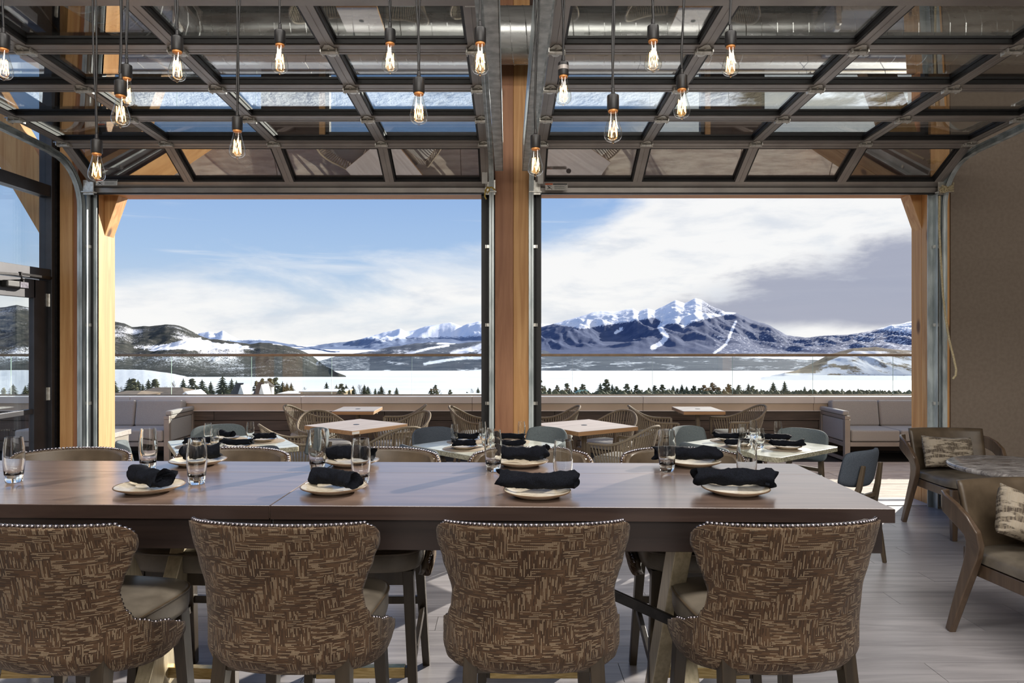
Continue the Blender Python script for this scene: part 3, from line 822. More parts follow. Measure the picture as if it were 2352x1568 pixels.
# ---- tracks
def rail_profile(pts, r=0.03):
    """C-shaped steel track as three thin strips swept along pts (points in the YZ plane at x=0)"""
    m = MB()
    m.sweep([(0.02, p[0], p[1]) for p in pts], 0.003, 2 * r)
    m.sweep([(0.0, p[0], p[1]) for p in pts], 0.03, 0.004)
    return m
def arc_track(x, sgn, label, cat='track', dark=False):
    pts = [(6.50, 0.02), (6.50, 2.86)]
    for a in range(0, 91, 10):
        pts.append((6.50 - 0.40 * (1 - math.cos(R(a))), 2.86 + 0.42 * math.sin(R(a)) ))
    pts = pts + [(6.05, 3.29), (3.3, 3.42)]
    root = empty('door_track', (x, 0, 0)); tag(root, label, cat, 'garage door tracks')
    m = MB()
    n = len(pts)
    P = [Vector((0, a, b)) for a, b in pts]
    # back web and two lips
    m.sweep([p + Vector((sgn * 0.022, 0, 0)) for p in P], 0.003, 0.056)
    for off in (-0.026, 0.026):
        Q = []
        for i, p in enumerate(P):
            t = (P[min(i + 1, n - 1)] - P[max(i - 1, 0)]).normalized(); nn = Vector((0, -t.z, t.y))
            Q.append(p + nn * off)
        m.tube([q + Vector((0, 0, 0)) for q in Q], 0.0045, 6)
        m.sweep(Q, 0.044, 0.003)
    m.build('rail', M['galv'], root, smooth=50)
    a = MB()     # vertical angle plate fixed to the jamb
    a.box(sgn * -0.05 - 0.002, sgn * -0.05 + 0.05 * 0 + 0.002, 6.50, 6.60, 0, 3.0)
    a.box(min(sgn * 0.03, sgn * -0.10), max(sgn * 0.03, sgn * -0.10), 6.575, 6.582, 0, 3.02)
    a.build('jamb_angle', M['gasket'] if dark else M['galv'], root)
    for z in (0.35, 1.0, 1.75, 2.5):
        MB().box(min(0, -sgn * 0.06), max(0, -sgn * 0.06), 6.53, 6.56, z - 0.015, z + 0.015).build('clip', M['hinge'], root)
    return root
arc_track(Xp(187, 6.5), -1, 'curved steel track at the left edge of the left garage door')
arc_track(Xp(1129, 6.5), 1, 'curved steel track left of the timber column', dark=True)
arc_track(Xp(1220, 6.5), -1, 'curved steel track right of the timber column', dark=True)
arc_track(Xp(2166, 6.5), 1, 'curved steel track beside the taupe wall')
# black rubber stops between track and opening
for a_, b_, lb in ((Xp(1115, 6.6), Xp(1124, 6.6), 'left of the column'), (Xp(1226, 6.6), Xp(1234, 6.6), 'right of the column'), (Xp(212, 6.6), Xp(218, 6.6), 'beside the left jamb post'), (Xp(2141, 6.6), Xp(2148, 6.6), 'beside the right jamb post')):
    o = MB().box(a_, b_, 6.56, 6.66, 0, 3.04).build('weather_strip', M['gasket']); tag(o, 'tall black weather strip ' + lb, 'weather strip', 'weather strips')
# bottom leg of the centre gap below the track (fills the jamb between column and opening)
struct('trim_14', MB().box(Xp(1120, 6.6), CX0 - 0.002, 6.6, 6.9, 0, 3.04), M['alu_dark'], 'dark jamb lining left of the column', 'trim')
struct('trim_15', MB().box(CX1 + 0.002, Xp(1232, 6.6), 6.6, 6.9, 0, 3.04), M['alu_dark'], 'dark jamb lining right of the column', 'trim')
# perforated angles that hang the horizontal tracks
for px0, px1, sgn, lb in ((1120, 1155, 1, 'left of the timber column'), (1240, 1200, -1, 'right of the timber column')):
    xa = Xp(px1, 6.2)
    m = MB()
    m.box(xa - 0.002, xa + 0.002, 2.2, 6.2, 3.34, 3.40)
    m.box(min(xa, xa - sgn * 0.07), max(xa, xa - sgn * 0.07), 2.2, 6.2, 3.14, 3.145)
    m.box(xa - 0.0025, xa + 0.0025, 2.2, 6.2, 3.14, 3.36)
    o = m.build('perforated_angle', M['galv']); tag(o, 'long galvanised perforated angle ' + lb, 'steel angle', 'perforated steel angles')
    h = MB()
    for z in (3.17, 3.21, 3.25, 3.29):
        h.tube([(xa - sgn * 0.0, 6.16, z), (xa - sgn * 0.008, 6.16, z)], 0.006, 8)
    for z in (3.19, 3.23, 3.27):
        h.tube([(xa, 6.10, z), (xa - sgn * 0.008, 6.10, z)], 0.006, 8)
    h.build('bolt_hole', M['black_metal'], o)
# pull cord at the right track, knotted at the top
x0 = Xp(2160, 6.38)
cd = empty('pull_rope', (x0, 6.38, 3.02)); tag(cd, 'pale pull rope hanging from the right garage door track', 'rope')
pts = [(x0 if False else Xp(px, 6.35) - x0, -0.03, Zp(py, 6.35) - 3.02) for px, py in ((2158, 450), (2157, 520), (2161, 600), (2166, 680), (2172, 730), (2180, 780), (2190, 820), (2196, 848), (2195, 862), (2188, 870))]
MB().tube(pts, 0.010, 8).build('rope', M['string'], cd, smooth=60)
kn = MB(); rnd = random.Random(3)
for q in range(9):
    a = rnd.uniform(0, 6.3); p = [(0.02 * math.cos(a + t_) + rnd.uniform(-.01, .03), -0.03 + 0.015 * math.sin(t_ * 2), -0.02 + 0.02 * math.sin(a + t_) + (0.03 if q > 5 else 0) * t_ / 5) for t_ in range(6)]
    kn.tube(p, 0.009, 6)
for q in range(5):
    kn.tube([(0.02, -0.03, -0.01), (0.06 + 0.01 * q, -0.03, 0.0 + 0.014 * (q - 2)), (0.10, -0.035, 0.02 * (q - 2) + 0.01)], 0.007, 6)
kn.build('knot', M['string'], cd, smooth=60)
x0 = Xp(1122, 6.35)
cd = empty('tie_rope', (x0, 6.36, 3.0)); tag(cd, 'short yellow rope knotted on the bracket left of the column', 'rope')
m = MB()
m.tube([(0, 0, 0.03), (-0.03, -0.01, 0.0), (-0.035, -0.01, -0.06), (-0.02, -0.01, -0.085)], 0.007, 8); m.tube([(-0.01, -0.01, 0.03), (-0.025, -0.015, 0.0), (-0.01, -0.01, -0.03), (0.01, -0.01, 0.0), (0.0, 0, 0.03)], 0.007, 8)
m.tube([(0, -0.01, 0.02), (0.03, -0.015, 0.025), (0.06, -0.01, 0.0)], 0.008, 8)
m.build('rope', M['ropeyellow'], cd, smooth=60)

# ---- ducts
du = empty('spiral_duct', (0, 6.15, Zp(76, 6.1))); tag(du, 'large round spiral duct running along above the garage doors', 'duct')
m = MB().tube([(x_, 0, 0) for x_ in (-2.9, 7.3)], 0.245, 40)
m.build('duct_pipe', M['duct'], du, smooth=40)
sp = MB(); L_ = 10.2; turns = int(L_ / 0.135)
sp.tube([(-2.9 + L_ * k / (turns * 20), 0.247 * math.cos(2 * math.pi * k / 20), 0.247 * math.sin(2 * math.pi * k / 20)) for k in range(turns * 20)], 0.005, 4)
sp.build('spiral_seam', M['duct'], du)
du2 = empty('spiral_duct', (-2.9, 6.15, Zp(76, 6.1) - 0.05)); tag(du2, 'wide spiral duct running towards the camera at upper left', 'duct')
d_ = Vector((-0.9, -4.5, 0.15)); dl = d_.length
MB().tube([(0, 0.1, 0), d_], 0.30, 40).build('duct_pipe', M['duct'], du2, smooth=40)
dn = d_.normalized(); s1 = dn.orthogonal().normalized(); s2 = dn.cross(s1)
sp = MB(); turns = int(dl / 0.15)
sp.tube([dn * (dl * k / (turns * 20)) + (s1 * math.cos(2 * math.pi * k / 20) + s2 * math.sin(2 * math.pi * k / 20)) * 0.302 for k in range(turns * 20)], 0.006, 4)
sp.build('spiral_seam', M['duct'], du2)
# ================================================================ LANDSCAPE
def interp(pts, x):
    if x <= pts[0][0]: return pts[0][1]
    for (a, ya), (b, yb2) in zip(pts, pts[1:]):
        if x <= b: return ya + (yb2 - ya) * (x - a) / (b - a)
    return pts[-1][1]
def ridge(name, label, pts, D, front, mat, seed, nx, ny, amp, L, snowf, px0, px1, prof=1.0, zfoot=-60.0, rough=1.5, back=0.35, dmin=0.0):
    rows = []; sn = []
    nb = 6
    for j in range(ny + nb + 1):
        row = []
        t = j / ny
        for i in range(nx + 1):
            px = px0 + (px1 - px0) * i / nx
            yr = interp(pts, px) + (noise.fractal(Vector((px / 26.0, seed, 0)), 0.9, 2.0, 5) * rough)
            Di = min(D, max(dmin, 56.0 * F / max(1.0, yr - CY)))
            foot = min(D - front, Di * 0.985)
            zr = Zp(yr, Di)
            if t <= 1:
                Y = Di - (Di - foot) * (1 - t)
                X = Xp(px, Y)
                v = Vector((X / L, Y / (L * 3.2), seed))
                rn = noise.ridged_multi_fractal(v, 0.9, 2.1, 6, 0.9, 2.0) - 1.1
                z = zfoot + (zr - zfoot) * (t ** prof) + amp * rn * math.sin(math.pi * min(1, t)) * 0.9 * min(1.0, max(0.0, (zr - zfoot) / 80.0))
                z = max(z, zfoot - 1.5 + max(0.0, zr - zfoot) * min(1.0, t * 1.0) * 0.45 + (3.0 * t if zr > zfoot else 0.0))
                if zr > H:
                    z = min(z, H + (zr - H) / Di * Y - (1 - t) * 2.0)
                else:
                    z = min(z, H + (zr - H) / Di * Y)
                py = CY - (z - H) / Y * F
            else:
                tb = (t - 1) * ny / nb
                Y = Di * (1 + back * tb); X = Xp(px, Y); z = zr + (zfoot - 5 - zr) * min(1.0, tb * 2.6); py = yr
            row.append((X, Y, z))
            sn.append(max(0.0, min(1.0, snowf(px, py, t, X, Y, z))))
        rows.append(row)
    o = MB().grid(rows).build(name, mat, None, smooth=180, fix=False)
    at = o.data.attributes.new('snow', 'FLOAT', 'POINT')
    at.data.foreach_set('value', sn)
    tag(o, label, name.replace('_', ' ').split()[-1], kind='structure')
    return o
def fbm(x, y, s, o=4): return noise.fractal(Vector((x * s, y * s, 5.3)), 0.8, 2.0, o)
def near_line(px, py, line, wd):
    best = 1e9
    for (a, b), (c, d) in zip(line, line[1:]):
        vx, vy = c - a, d - b; l2 = vx * vx + vy * vy
        t = max(0, min(1, ((px - a) * vx + (py - b) * vy) / l2))
        best = min(best, math.hypot(px - a - t * vx, py - b - t * vy))
    return max(0.0, 1 - best / wd)
# far white peaks, left
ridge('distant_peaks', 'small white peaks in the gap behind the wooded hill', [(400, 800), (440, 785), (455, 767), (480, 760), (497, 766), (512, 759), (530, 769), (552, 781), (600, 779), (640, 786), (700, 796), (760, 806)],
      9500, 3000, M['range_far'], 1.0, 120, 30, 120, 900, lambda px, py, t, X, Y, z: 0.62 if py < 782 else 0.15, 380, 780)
def sn_mid(px, py, t, X, Y, z):
    line = interp([(700, 790), (830, 778), (930, 776), (1060, 774), (1120, 770), (1250, 765)], px)
    s_ = 0.5 + (line - py) / 16.0
    s_ += 0.5 * near_line(px, py, [(870, 790), (935, 757)], 10)
    return min(0.95, max(0.1, s_))
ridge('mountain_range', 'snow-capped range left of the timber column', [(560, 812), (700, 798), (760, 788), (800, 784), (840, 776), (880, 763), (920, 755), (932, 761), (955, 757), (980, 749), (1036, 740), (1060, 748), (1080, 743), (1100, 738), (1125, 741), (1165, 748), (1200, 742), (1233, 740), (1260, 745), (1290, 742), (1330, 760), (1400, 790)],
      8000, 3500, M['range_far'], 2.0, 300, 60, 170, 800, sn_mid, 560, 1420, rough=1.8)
# the main massif
MASS = [(1120, 790), (1180, 765), (1233, 753), (1262, 746), (1300, 735), (1330, 727), (1372, 715), (1420, 714), (1455, 708), (1468, 716), (1488, 707), (1505, 712), (1530, 700), (1552, 688), (1572, 697), (1598, 684), (1616, 690), (1640, 706), (1665, 716), (1690, 718), (1730, 735), (1770, 748), (1808, 770), (1850, 775), (1900, 770), (1950, 768), (2000, 760), (2050, 746), (2095, 738), (2180, 722), (2352, 715)]
def sn_mass(px, py, t, X, Y, z):
    tl = interp([(1180, 735), (1260, 742), (1340, 755), (1400, 745), (1470, 735), (1500, 728), (1530, 744), (1580, 742), (1640, 728), (1680, 722), (1700, 716), (1760, 738), (2000, 755), (2095, 762), (2352, 760)], px)
    s_ = 0.5 + (tl - py) / 9.0
    s_ = min(s_, 0.76)
    s_ = max(s_, 0.10)
    s_ = max(s_, 1.3 * near_line(px, py, [(1530, 738), (1515, 752), (1531, 772), (1520, 787), (1499, 798)], 9))
    s_ = max(s_, 1.1 * near_line(px, py, [(1570, 745), (1600, 720), (1650, 716)], 12))
    s_ = max(s_, 0.9 * near_line(px, py, [(1690, 738), (1668, 790), (1640, 812)], 6))
    s_ = max(s_, 1.0 * near_line(px, py, [(1414, 764), (1428, 755)], 7))
    if px > 1640 and py > 765: s_ = max(s_, 0.32)
    if px > 1960: s_ = max(s_, 0.40)
    # bare rock on the summit
    if 1612 < px < 1660 and py < 718 + (px - 1612) * 0.1: s_ = min(s_, 0.46)
    return s_
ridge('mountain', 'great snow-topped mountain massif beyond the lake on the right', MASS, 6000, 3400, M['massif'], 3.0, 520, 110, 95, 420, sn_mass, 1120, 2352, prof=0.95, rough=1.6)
def sn_shore(px, py, t, X, Y, z):
    b = 0.16 + 0.55 * fbm(px, py * 7, 0.016, 4)
    if px < 1130:
        b = max(b, 1.0 * near_line(px, py, [(925, 815), (985, 800), (1030, 793)], 5)); b = max(b, 1.0 * near_line(px, py, [(1040, 812), (1090, 800), (1118, 790)], 12))
        b = max(b, 1.0 * near_line(px, py, [(1005, 789), (1045, 788)], 4)); b = max(b, 0.9 * near_line(px, py, [(975, 835), (1060, 822), (1118, 822)], 7))
        if px < 850: b = max(b, 0.36)
    else:
        b = min(b, 0.42); b = max(b, 0.6 * near_line(px, py, [(1235, 845), (1300, 840)], 6)); b = max(b, 0.6 * near_line(px, py, [(1400, 836), (1480, 832)], 3))
    return b
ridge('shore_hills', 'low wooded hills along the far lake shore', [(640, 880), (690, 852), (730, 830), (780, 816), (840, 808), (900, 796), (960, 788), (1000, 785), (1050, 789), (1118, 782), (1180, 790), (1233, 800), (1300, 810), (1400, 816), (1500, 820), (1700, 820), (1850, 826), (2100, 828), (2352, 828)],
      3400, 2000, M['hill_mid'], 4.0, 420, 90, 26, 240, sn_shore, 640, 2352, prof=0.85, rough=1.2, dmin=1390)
# wooded hill on the near left shore
def sn_hill(px, py, t, X, Y, z):
    b = (0.24 if px < 560 else 0.12) + 0.40 * fbm(X, Y, 1 / 230.0, 4)
    lo = interp([(350, 802), (400, 800), (470, 803), (570, 800)], px); hi = interp([(350, 800), (385, 793), (430, 782), (450, 776), (480, 786), (520, 790), (570, 797)], px)
    if 330 < px < 585:
        e_ = min((py - hi + 3) / 3.0, (lo + 3 - py) / 2.5, (px - 340) / 16.0, (578 - px) / 16.0) + 1.3 * fbm(px, py * 3, 0.06, 3)
        b = max(b, min(0.98, 0.25 + 0.75 * e_))
    b += 0.35 * near_line(px, py, [(262, 760), (325, 766)], 12) + 0.6 * near_line(px, py, [(310, 796), (385, 798)], 9) + 0.35 * near_line(px, py, [(405, 764), (450, 786)], 16)
    b = max(b, 0.75 * near_line(px, py, [(628, 789), (650, 791)], 5))
    b += 0.18 * near_line(px, py, [(262, 822), (540, 820)], 18)
    return b
ridge('wooded_hill', 'dark wooded hill with a snow meadow on the left shore', [(-260, 690), (-60, 700), (0, 706), (40, 700), (72, 708), (140, 720), (200, 730), (262, 738), (285, 742), (303, 751), (350, 748), (385, 745), (405, 746), (425, 752), (440, 760), (458, 771), (480, 777), (540, 785), (575, 790), (600, 786), (640, 790), (680, 800), (712, 813), (740, 835), (770, 853), (800, 866), (840, 880)],
      2000, 840, M['hill_near'], 5.0, 420, 110, 16, 120, sn_hill, -260, 840, prof=0.8, rough=1.4, dmin=1185)
def sn_slope(px, py, t, X, Y, z):
    return 0.86 + 0.3 * fbm(X, Y, 1 / 40.0, 3)
ridge('snow_slope', 'snowy shrub-dotted slope on the near left shore', [(-260, 850), (0, 850), (262, 848), (330, 849), (400, 858), (450, 870), (520, 884), (580, 898), (640, 905)],
      880, 400, M['snowhill'], 6.0, 200, 40, 3, 60, sn_slope, -260, 640, rough=0.8)
def sn_rhill(px, py, t, X, Y, z):
    b = 0.66 + 0.5 * fbm(X, Y, 1 / 50.0, 3)
    if py < interp([(1860, 845), (1960, 806), (2010, 806), (2352, 816)], px): b = 0.30
    b = min(b, 0.22 + max(0.0, (px - 1868 + (858 - py) * -0.6 + 14 * fbm(px, py, 0.05, 3)) / 40.0)) if px < 1935 else b
    b -= 0.6 * near_line(px, py, [(1885, 866), (1925, 864)], 7)
    if py > 857 and px < 1900: b = max(b, 0.85)
    return b
ridge('snowy_hill', 'snowy hill with scrub at the right lake shore', [(1690, 890), (1730, 872), (1780, 861), (1830, 850), (1866, 834), (1902, 815), (1960, 799), (2012, 797), (2060, 803), (2120, 806), (2250, 800), (2400, 790)],
      1350, 175, M['snowhill'], 7.0, 240, 60, 8, 70, sn_rhill, 1700, 2400, prof=0.8, rough=1.2, dmin=1190)
ridge('sand_spit', 'low snowy spit in front of the right shore hills', [(1700, 874), (1760, 865), (1860, 861), (1980, 862), (2352, 864)],
      1150, 90, M['snowhill'], 8.0, 100, 8, 1, 60, lambda *a: 1.0, 1700, 2352, rough=0.4, dmin=1140)
lk = MB().add([(-9000, 300, -60), (9000, 300, -60), (9000, 9000, -60), (-9000, 9000, -60)], [(0, 1, 2, 3)]).build('lake', M['lake'])
tag(lk, 'wide frozen snow-covered lake in the valley', 'lake', kind='structure')
def gz(Y): return interp([(0, -3), (40, -5), (120, -9.1), (250, -20.2), (300, -24.6), (500, -41.4), (720, -59.5), (760, -61)], Y)
rows = []; sn = []
for j in range(70):
    Y = 12 + (760 - 12) * (j / 69.0) ** 1.3
    row = []
    for i in range(90):
        X = (i / 89.0 - 0.5) * 2 * (60 + Y * 1.1)
        row.append((X, Y, gz(Y) + noise.fractal(Vector((X / 60, Y / 60, 1)), 1, 2, 4) * 1.2)); sn.append(0.55 + 0.5 * fbm(X, Y, 1 / 25.0, 3))
    rows.append(row)
vf = MB().grid(rows).build('valley_ground', M['valley'], None, smooth=180, fix=False)
at = vf.data.attributes.new('snow', 'FLOAT', 'POINT'); at.data.foreach_set('value', sn)
tag(vf, 'snow-patched ground sloping from the building down to the lake', 'ground', kind='structure')

# ---------------------------------------------------------------- trees
def spruce(seed, h=1.0, wd=0.30, tiers=11, mat='needles', ragged=0.35):
    rnd = random.Random(seed)
    m = MB()
    for k in range(tiers):
        f = k / (tiers - 1.0)
        z0 = h * (0.06 + 0.86 * f); r0 = wd * (1 - f) ** 0.7 + 0.02
        n = 11
        vs = [(0, 0, z0 + h * 0.13 * (1 - f * 0.4))]
        a0 = rnd.uniform(0, 6)
        for q in range(2 * n):
            a = a0 + math.pi * q / n
            rr_ = r0 * (rnd.uniform(1 - ragged * .4, 1 + ragged) if q % 2 == 0 else rnd.uniform(0.42, 0.62))
            vs.append((rr_ * math.cos(a), rr_ * math.sin(a), z0 - h * (0.035 if q % 2 == 0 else 0.0) + rnd.uniform(-.01, .01)))
        fs = [(0, 1 + q, 1 + (q + 1) % (2 * n)) for q in range(2 * n)]
        m.add(vs, fs)
    t = MB().tube([(0, 0, 0), (0, 0, h * 0.97)], [0.018, 0.004], 6)
    return m, t
def pine(seed, mat='needles2'):
    """open round-topped pine: many small flat tufts on a trunk"""
    rnd = random.Random(seed); m = MB(); t = MB()
    t.tube([(0, 0, 0), (0.01, 0, 0.5), (0, 0, 0.93)], [0.022, 0.014, 0.005], 6)
    for q in range(90):
        f = rnd.random() ** 0.85
        z = 0.12 + 0.85 * f
        r0 = 0.25 * (1.04 - f) ** 0.75 + 0.015
        a = rnd.uniform(0, 6.283); rr_ = r0 * rnd.uniform(0.1, 1.0) ** 0.6
        c = (rr_ * math.cos(a), rr_ * math.sin(a), z)
        s_ = rnd.uniform(0.04, 0.07)
        prof = [(0.0, -s_ * 0.45), (s_ * rnd.uniform(.9, 1.2), -s_ * 0.2), (s_ * 0.8, s_ * 0.4), (0.0, s_ * 0.8)]
        vs = []; n = 6
        for (r_, z_) in prof[1:3]:
            for k in range(n):
                aa = 2 * math.pi * k / n + rnd.uniform(-.2, .2); r2 = r_ * rnd.uniform(0.6, 1.3)
                vs.append((c[0] + r2 * math.cos(aa), c[1] + r2 * math.sin(aa), c[2] + z_ + rnd.uniform(-.01, .01)))
        vs += [(c[0], c[1], c[2] + prof[0][1]), (c[0], c[1], c[2] + prof[3][1])]
        fs = [(k, (k + 1) % n, n + (k + 1) % n, n + k) for k in range(n)] + [((k + 1) % n, k, 2 * n) for k in range(n)] + [(n + k, n + (k + 1) % n, 2 * n + 1) for k in range(n)]
        m.add(vs, fs)
        if q % 3 == 0: t.tube([(0, 0, z - 0.05), c], [0.006, 0.003], 4)
    return m, t
def bare(seed):
    rnd = random.Random(seed); m = MB()
    m.tube([(0, 0, 0), (0, 0, 0.95)], [0.014, 0.003], 5)
    for q in range(34):
        z = rnd.uniform(0.1, 0.85); a = rnd.uniform(0, 6.283); l = 0.22 * (1.05 - z) + 0.05
        e = (l * math.cos(a), l * math.sin(a), z + l * 1.5)
        m.tube([(0, 0, z), (e[0] * .55, e[1] * .55, z + l * .6), e], [0.005, 0.004, 0.002], 3)
        for w_ in range(2):
            b_ = rnd.uniform(0, 6.3)
            m.tube([(e[0] * .5, e[1] * .5, z + l * .6), (e[0] * .5 + .05 * math.cos(b_), e[1] * .5 + .05 * math.sin(b_), z + l * .6 + .07)], [0.003, 0.0015], 3)
    return m, None
TP = {}
def tree_proto(kind, seed):
    key = (kind, seed)
    if key in TP: return None, TP[key]
    if kind == 's': cm, tm = spruce(seed, wd=0.27 + 0.04 * (seed % 3)); nm, mt, cat = 'spruce_tree', 'needles', 'tree'
    elif kind == 'p': cm, tm = pine(seed); nm, mt, cat = 'pine_tree', 'needles2', 'tree'
    elif kind == 't': cm, tm = pine(seed); nm, mt, cat = 'tan_tree', 'tan_leaf', 'tree'
    else: cm, tm = bare(seed); nm, mt, cat = 'bare_tree', 'bark', 'tree'
    root = empty(nm)
    if tm is not None:
        cm.build('crown', M[mt], root); tm.build('trunk', M['bark'], root)
    else: cm.build('branches', M[mt], root)
    tag(root, 'tree', cat)
    TP[key] = root
    return root, root
TREES = [(262, 868, 's'), (280, 885, 'b'), (297, 866, 's'), (306, 868, 'p'), (317, 870, 's'), (328, 880, 's'), (341, 869, 's'), (356, 869, 'p'), (379, 884, 'b'), (400, 872, 'b'),
         (421, 867, 's'), (441, 868, 'p'), (464, 869, 's'), (484, 874, 's'), (511, 860, 's'), (532, 867, 's'), (543, 872, 's'), (590, 873, 'p'), (602, 869, 'p'), (620, 867, 'p'), (633, 867, 'p'),
         (649, 874, 's'), (659, 877, 's'), (669, 877, 's'), (700, 886, 'b'), (750, 876, 's'), (773, 881, 's'), (784, 880, 'p'), (795, 881, 's'), (811, 884, 's'), (826, 880, 'b'), (837, 881, 's'), (845, 885, 's'),
         (862, 890, 's'), (876, 884, 's'), (895, 895, 'p'), (911, 888, 's'), (990, 891, 'p'), (1000, 884, 'p'), (1010, 892, 'b'), (1034, 895, 'p'), (1073, 899, 'p'), (1084, 890, 'b'), (1098, 888, 's'),
         (1240, 873, 'p'), (1262, 890, 'p'), (1280, 884, 'p'), (1302, 879, 'p'), (1322, 889, 'p'), (1339, 880, 'p'), (1368, 896, 's'), (1379, 878, 's'), (1393, 871, 'p'), (1406, 880, 's'), (1416, 887, 'p'),
         (1440, 880, 'p'), (1462, 884, 'p'), (1491, 889, 'p'), (1504, 885, 'p'), (1521, 882, 'p'), (1537, 890, 's'), (1546, 883, 's'), (1556, 892, 'p'), (1566, 880, 's'), (1577, 885, 's'), (1594, 884, 'p'),
         (1617, 884, 't'), (1637, 877, 't'), (1650, 889, 't'), (1674, 880, 'p'), (1697, 884, 'p'), (1719, 879, 's'), (1729, 886, 'p'), (1748, 891, 's'), (1776, 875, 's'), (1802, 873, 's'), (1828, 901, 'p'),
         (1839, 893, 's'), (1848, 885, 's'), (1892, 899, 'p'), (1912, 895, 'p'), (1934, 890, 's'), (1950, 901, 'p'), (1971, 890, 's'), (1990, 900, 'p'), (2022, 892, 's'), (2040, 899, 'p'), (2064, 892, 's'), (2080, 899, 'b'),
         (270, 892, 's'), (366, 888, 's'), (432, 884, 's'), (452, 886, 'p'), (474, 886, 's'), (520, 884, 's'), (641, 884, 's'), (802, 892, 's'), (869, 896, 's'), (1250, 886, 'p'), (1271, 893, 's'), (1291, 895, 'p'), (1312, 893, 's'), (1387, 888, 's'),
         (1425, 893, 's'), (1450, 891, 's'), (1474, 894, 'p'), (1497, 896, 's'), (1512, 893, 'p'), (1529, 893, 's'), (1571, 893, 'p'), (1586, 893, 's'), (1606, 890, 'p'), (1627, 890, 't'), (1662, 892, 'p'), (1684, 891, 'p'), (1708, 892, 's'), (1738, 894, 'p'), (1760, 898, 's'), (1788, 897, 'p'),
         (30, 880, 's'), (58, 884, 's'), (70, 872, 's'), (8, 890, 'p')]
WHERE = [(135, 'seen through the glazed door at the left edge'), (290, 'beyond the railing just right of the left jamb post'), (336, 'left of the broad brown roof'), (396, 'behind the broad brown roof'), (450, 'above the small white gable'),
         (500, 'between the small gable and the tallest spruce'), (522, 'in front of the lake, the tallest spruce by the pointed roof'), (560, 'behind the pointed dark roof'), (612, 'behind the steep roof beside the tower'), (640, 'right of the pale tower'), (690, 'in the row between tower and flat building'),
         (765, 'behind the flat tan building'), (805, 'at the right end of the flat tan building'), (830, 'in the pair right of the flat tan building'), (855, 'in the dense clump left of the bare lake'), (885, 'right of the dense clump before the open lake'), (930, 'at the left end of the open lake'), (1015, 'alone on the lake edge at mid left pane'),
         (1060, 'on the lake edge, small and isolated'), (1115, 'just left of the timber column'), (1250, 'just right of the timber column'), (1290, 'in the group right of the column'), (1330, 'left of the teal roof'), (1360, 'behind the teal roof'), (1385, 'just right of the teal roof'), (1425, 'in the tall group right of the teal roof'),
         (1475, 'in the pair beyond the left-hand rope chair of the right table'), (1512, 'beside the third pane seam right of the column'), (1550, 'in the thin row below the white slide'), (1600, 'left of the tan foliage'), (1660, 'with rusty tan foliage below the main peak'), (1690, 'at the pane seam right of the tan trees'), (1760, 'in the clump right of the pane seam'),
         (1790, 'left one of the two slender spruces'), (1815, 'right one of the two slender spruces'), (1860, 'left of the low tan house'), (1925, 'in the scrub row left of the right sofa'), (1960, 'standing out of the scrub above the sofa arm'), (2000, 'above the left sofa cushion'), (2050, 'above the middle of the right sofa'), (2400, 'next to the right jamb post')]
KN = {'s': 'slender dark spruce', 'p': 'round-topped pine', 't': 'tan tree', 'b': 'bare leafless tree'}
rnd = random.Random(11)
placed = [(Xp(a, b), b + 4, c) for a, b, c in ((715, 160, 9), (765, 160, 9), (670, 175, 9), (1795, 150, 9), (1870, 190, 10), (1075, 150, 8), (569, 185, 7), (543, 165, 7), (593, 165, 7), (615, 172, 4))]
items = []
for idx, (px, py, kd) in enumerate(TREES):
    where = next(w_ for lim, w_ in WHERE if px < lim)
    best = None
    for tr_ in range(60):
        Y = rnd.uniform(196, 245) if 522 < px < 645 else rnd.uniform(135, 240)
        X = Xp(px, Y); vis = (912 - py) / F * Y
        wid = max(1.5, vis * 0.62 + 0.5) * {'s': 1.0, 'p': 1.05, 't': 1.3, 'b': 1.0}[kd]
        if all(math.hypot(X - a, Y - b) > (wid + c) * 0.62 for a, b, c in placed): best = (X, Y, wid); break
    if best is None: best = (X, Y, wid)
    X, Y, wid = best; placed.append(best)
    items.append([idx, px, py, kd, where, X, Y, wid])
for it in items:
    idx, px, py, kd, where, X, Y, wid = it
    mates = sorted(o_[1] for o_ in items if o_[3] == kd and o_[4] == where)
    pos = mates.index(px); nm_ = len(mates)
    pre = '' if nm_ == 1 else (('left ', 'right ')[pos] if nm_ == 2 else (('leftmost ', 'middle ', 'rightmost ')[pos] if nm_ == 3 else (['leftmost '] + ['%s from the left, a ' % w_ for w_ in ('second', 'third', 'fourth', 'fifth', 'sixth')][:nm_ - 2] + ['rightmost '])[pos]))
    zt_ = Zp(py, Y); zb_ = gz(Y) - 0.3
    hgt = zt_ - zb_
    fresh, pr = tree_proto(kd, {'s': idx % 5, 'p': idx % 4, 't': idx % 2, 'b': idx % 2}[kd])
    o = fresh if fresh is not None else copy_tree(pr)
    o.location = (X, Y, zt_ - hgt); o.rotation_euler = (0, 0, rnd.uniform(0, 6.28))
    k = wid / 0.56 * (1.2 if kd == 's' else 1.12)
    o.scale = (k, k, hgt)
    o['label'] = '%s%s %s' % (pre, KN[kd], where)
    o['group'] = '%s trees %s' % ({'s': 'spruce', 'p': 'pine', 't': 'tan', 'b': 'bare'}[kd], where)
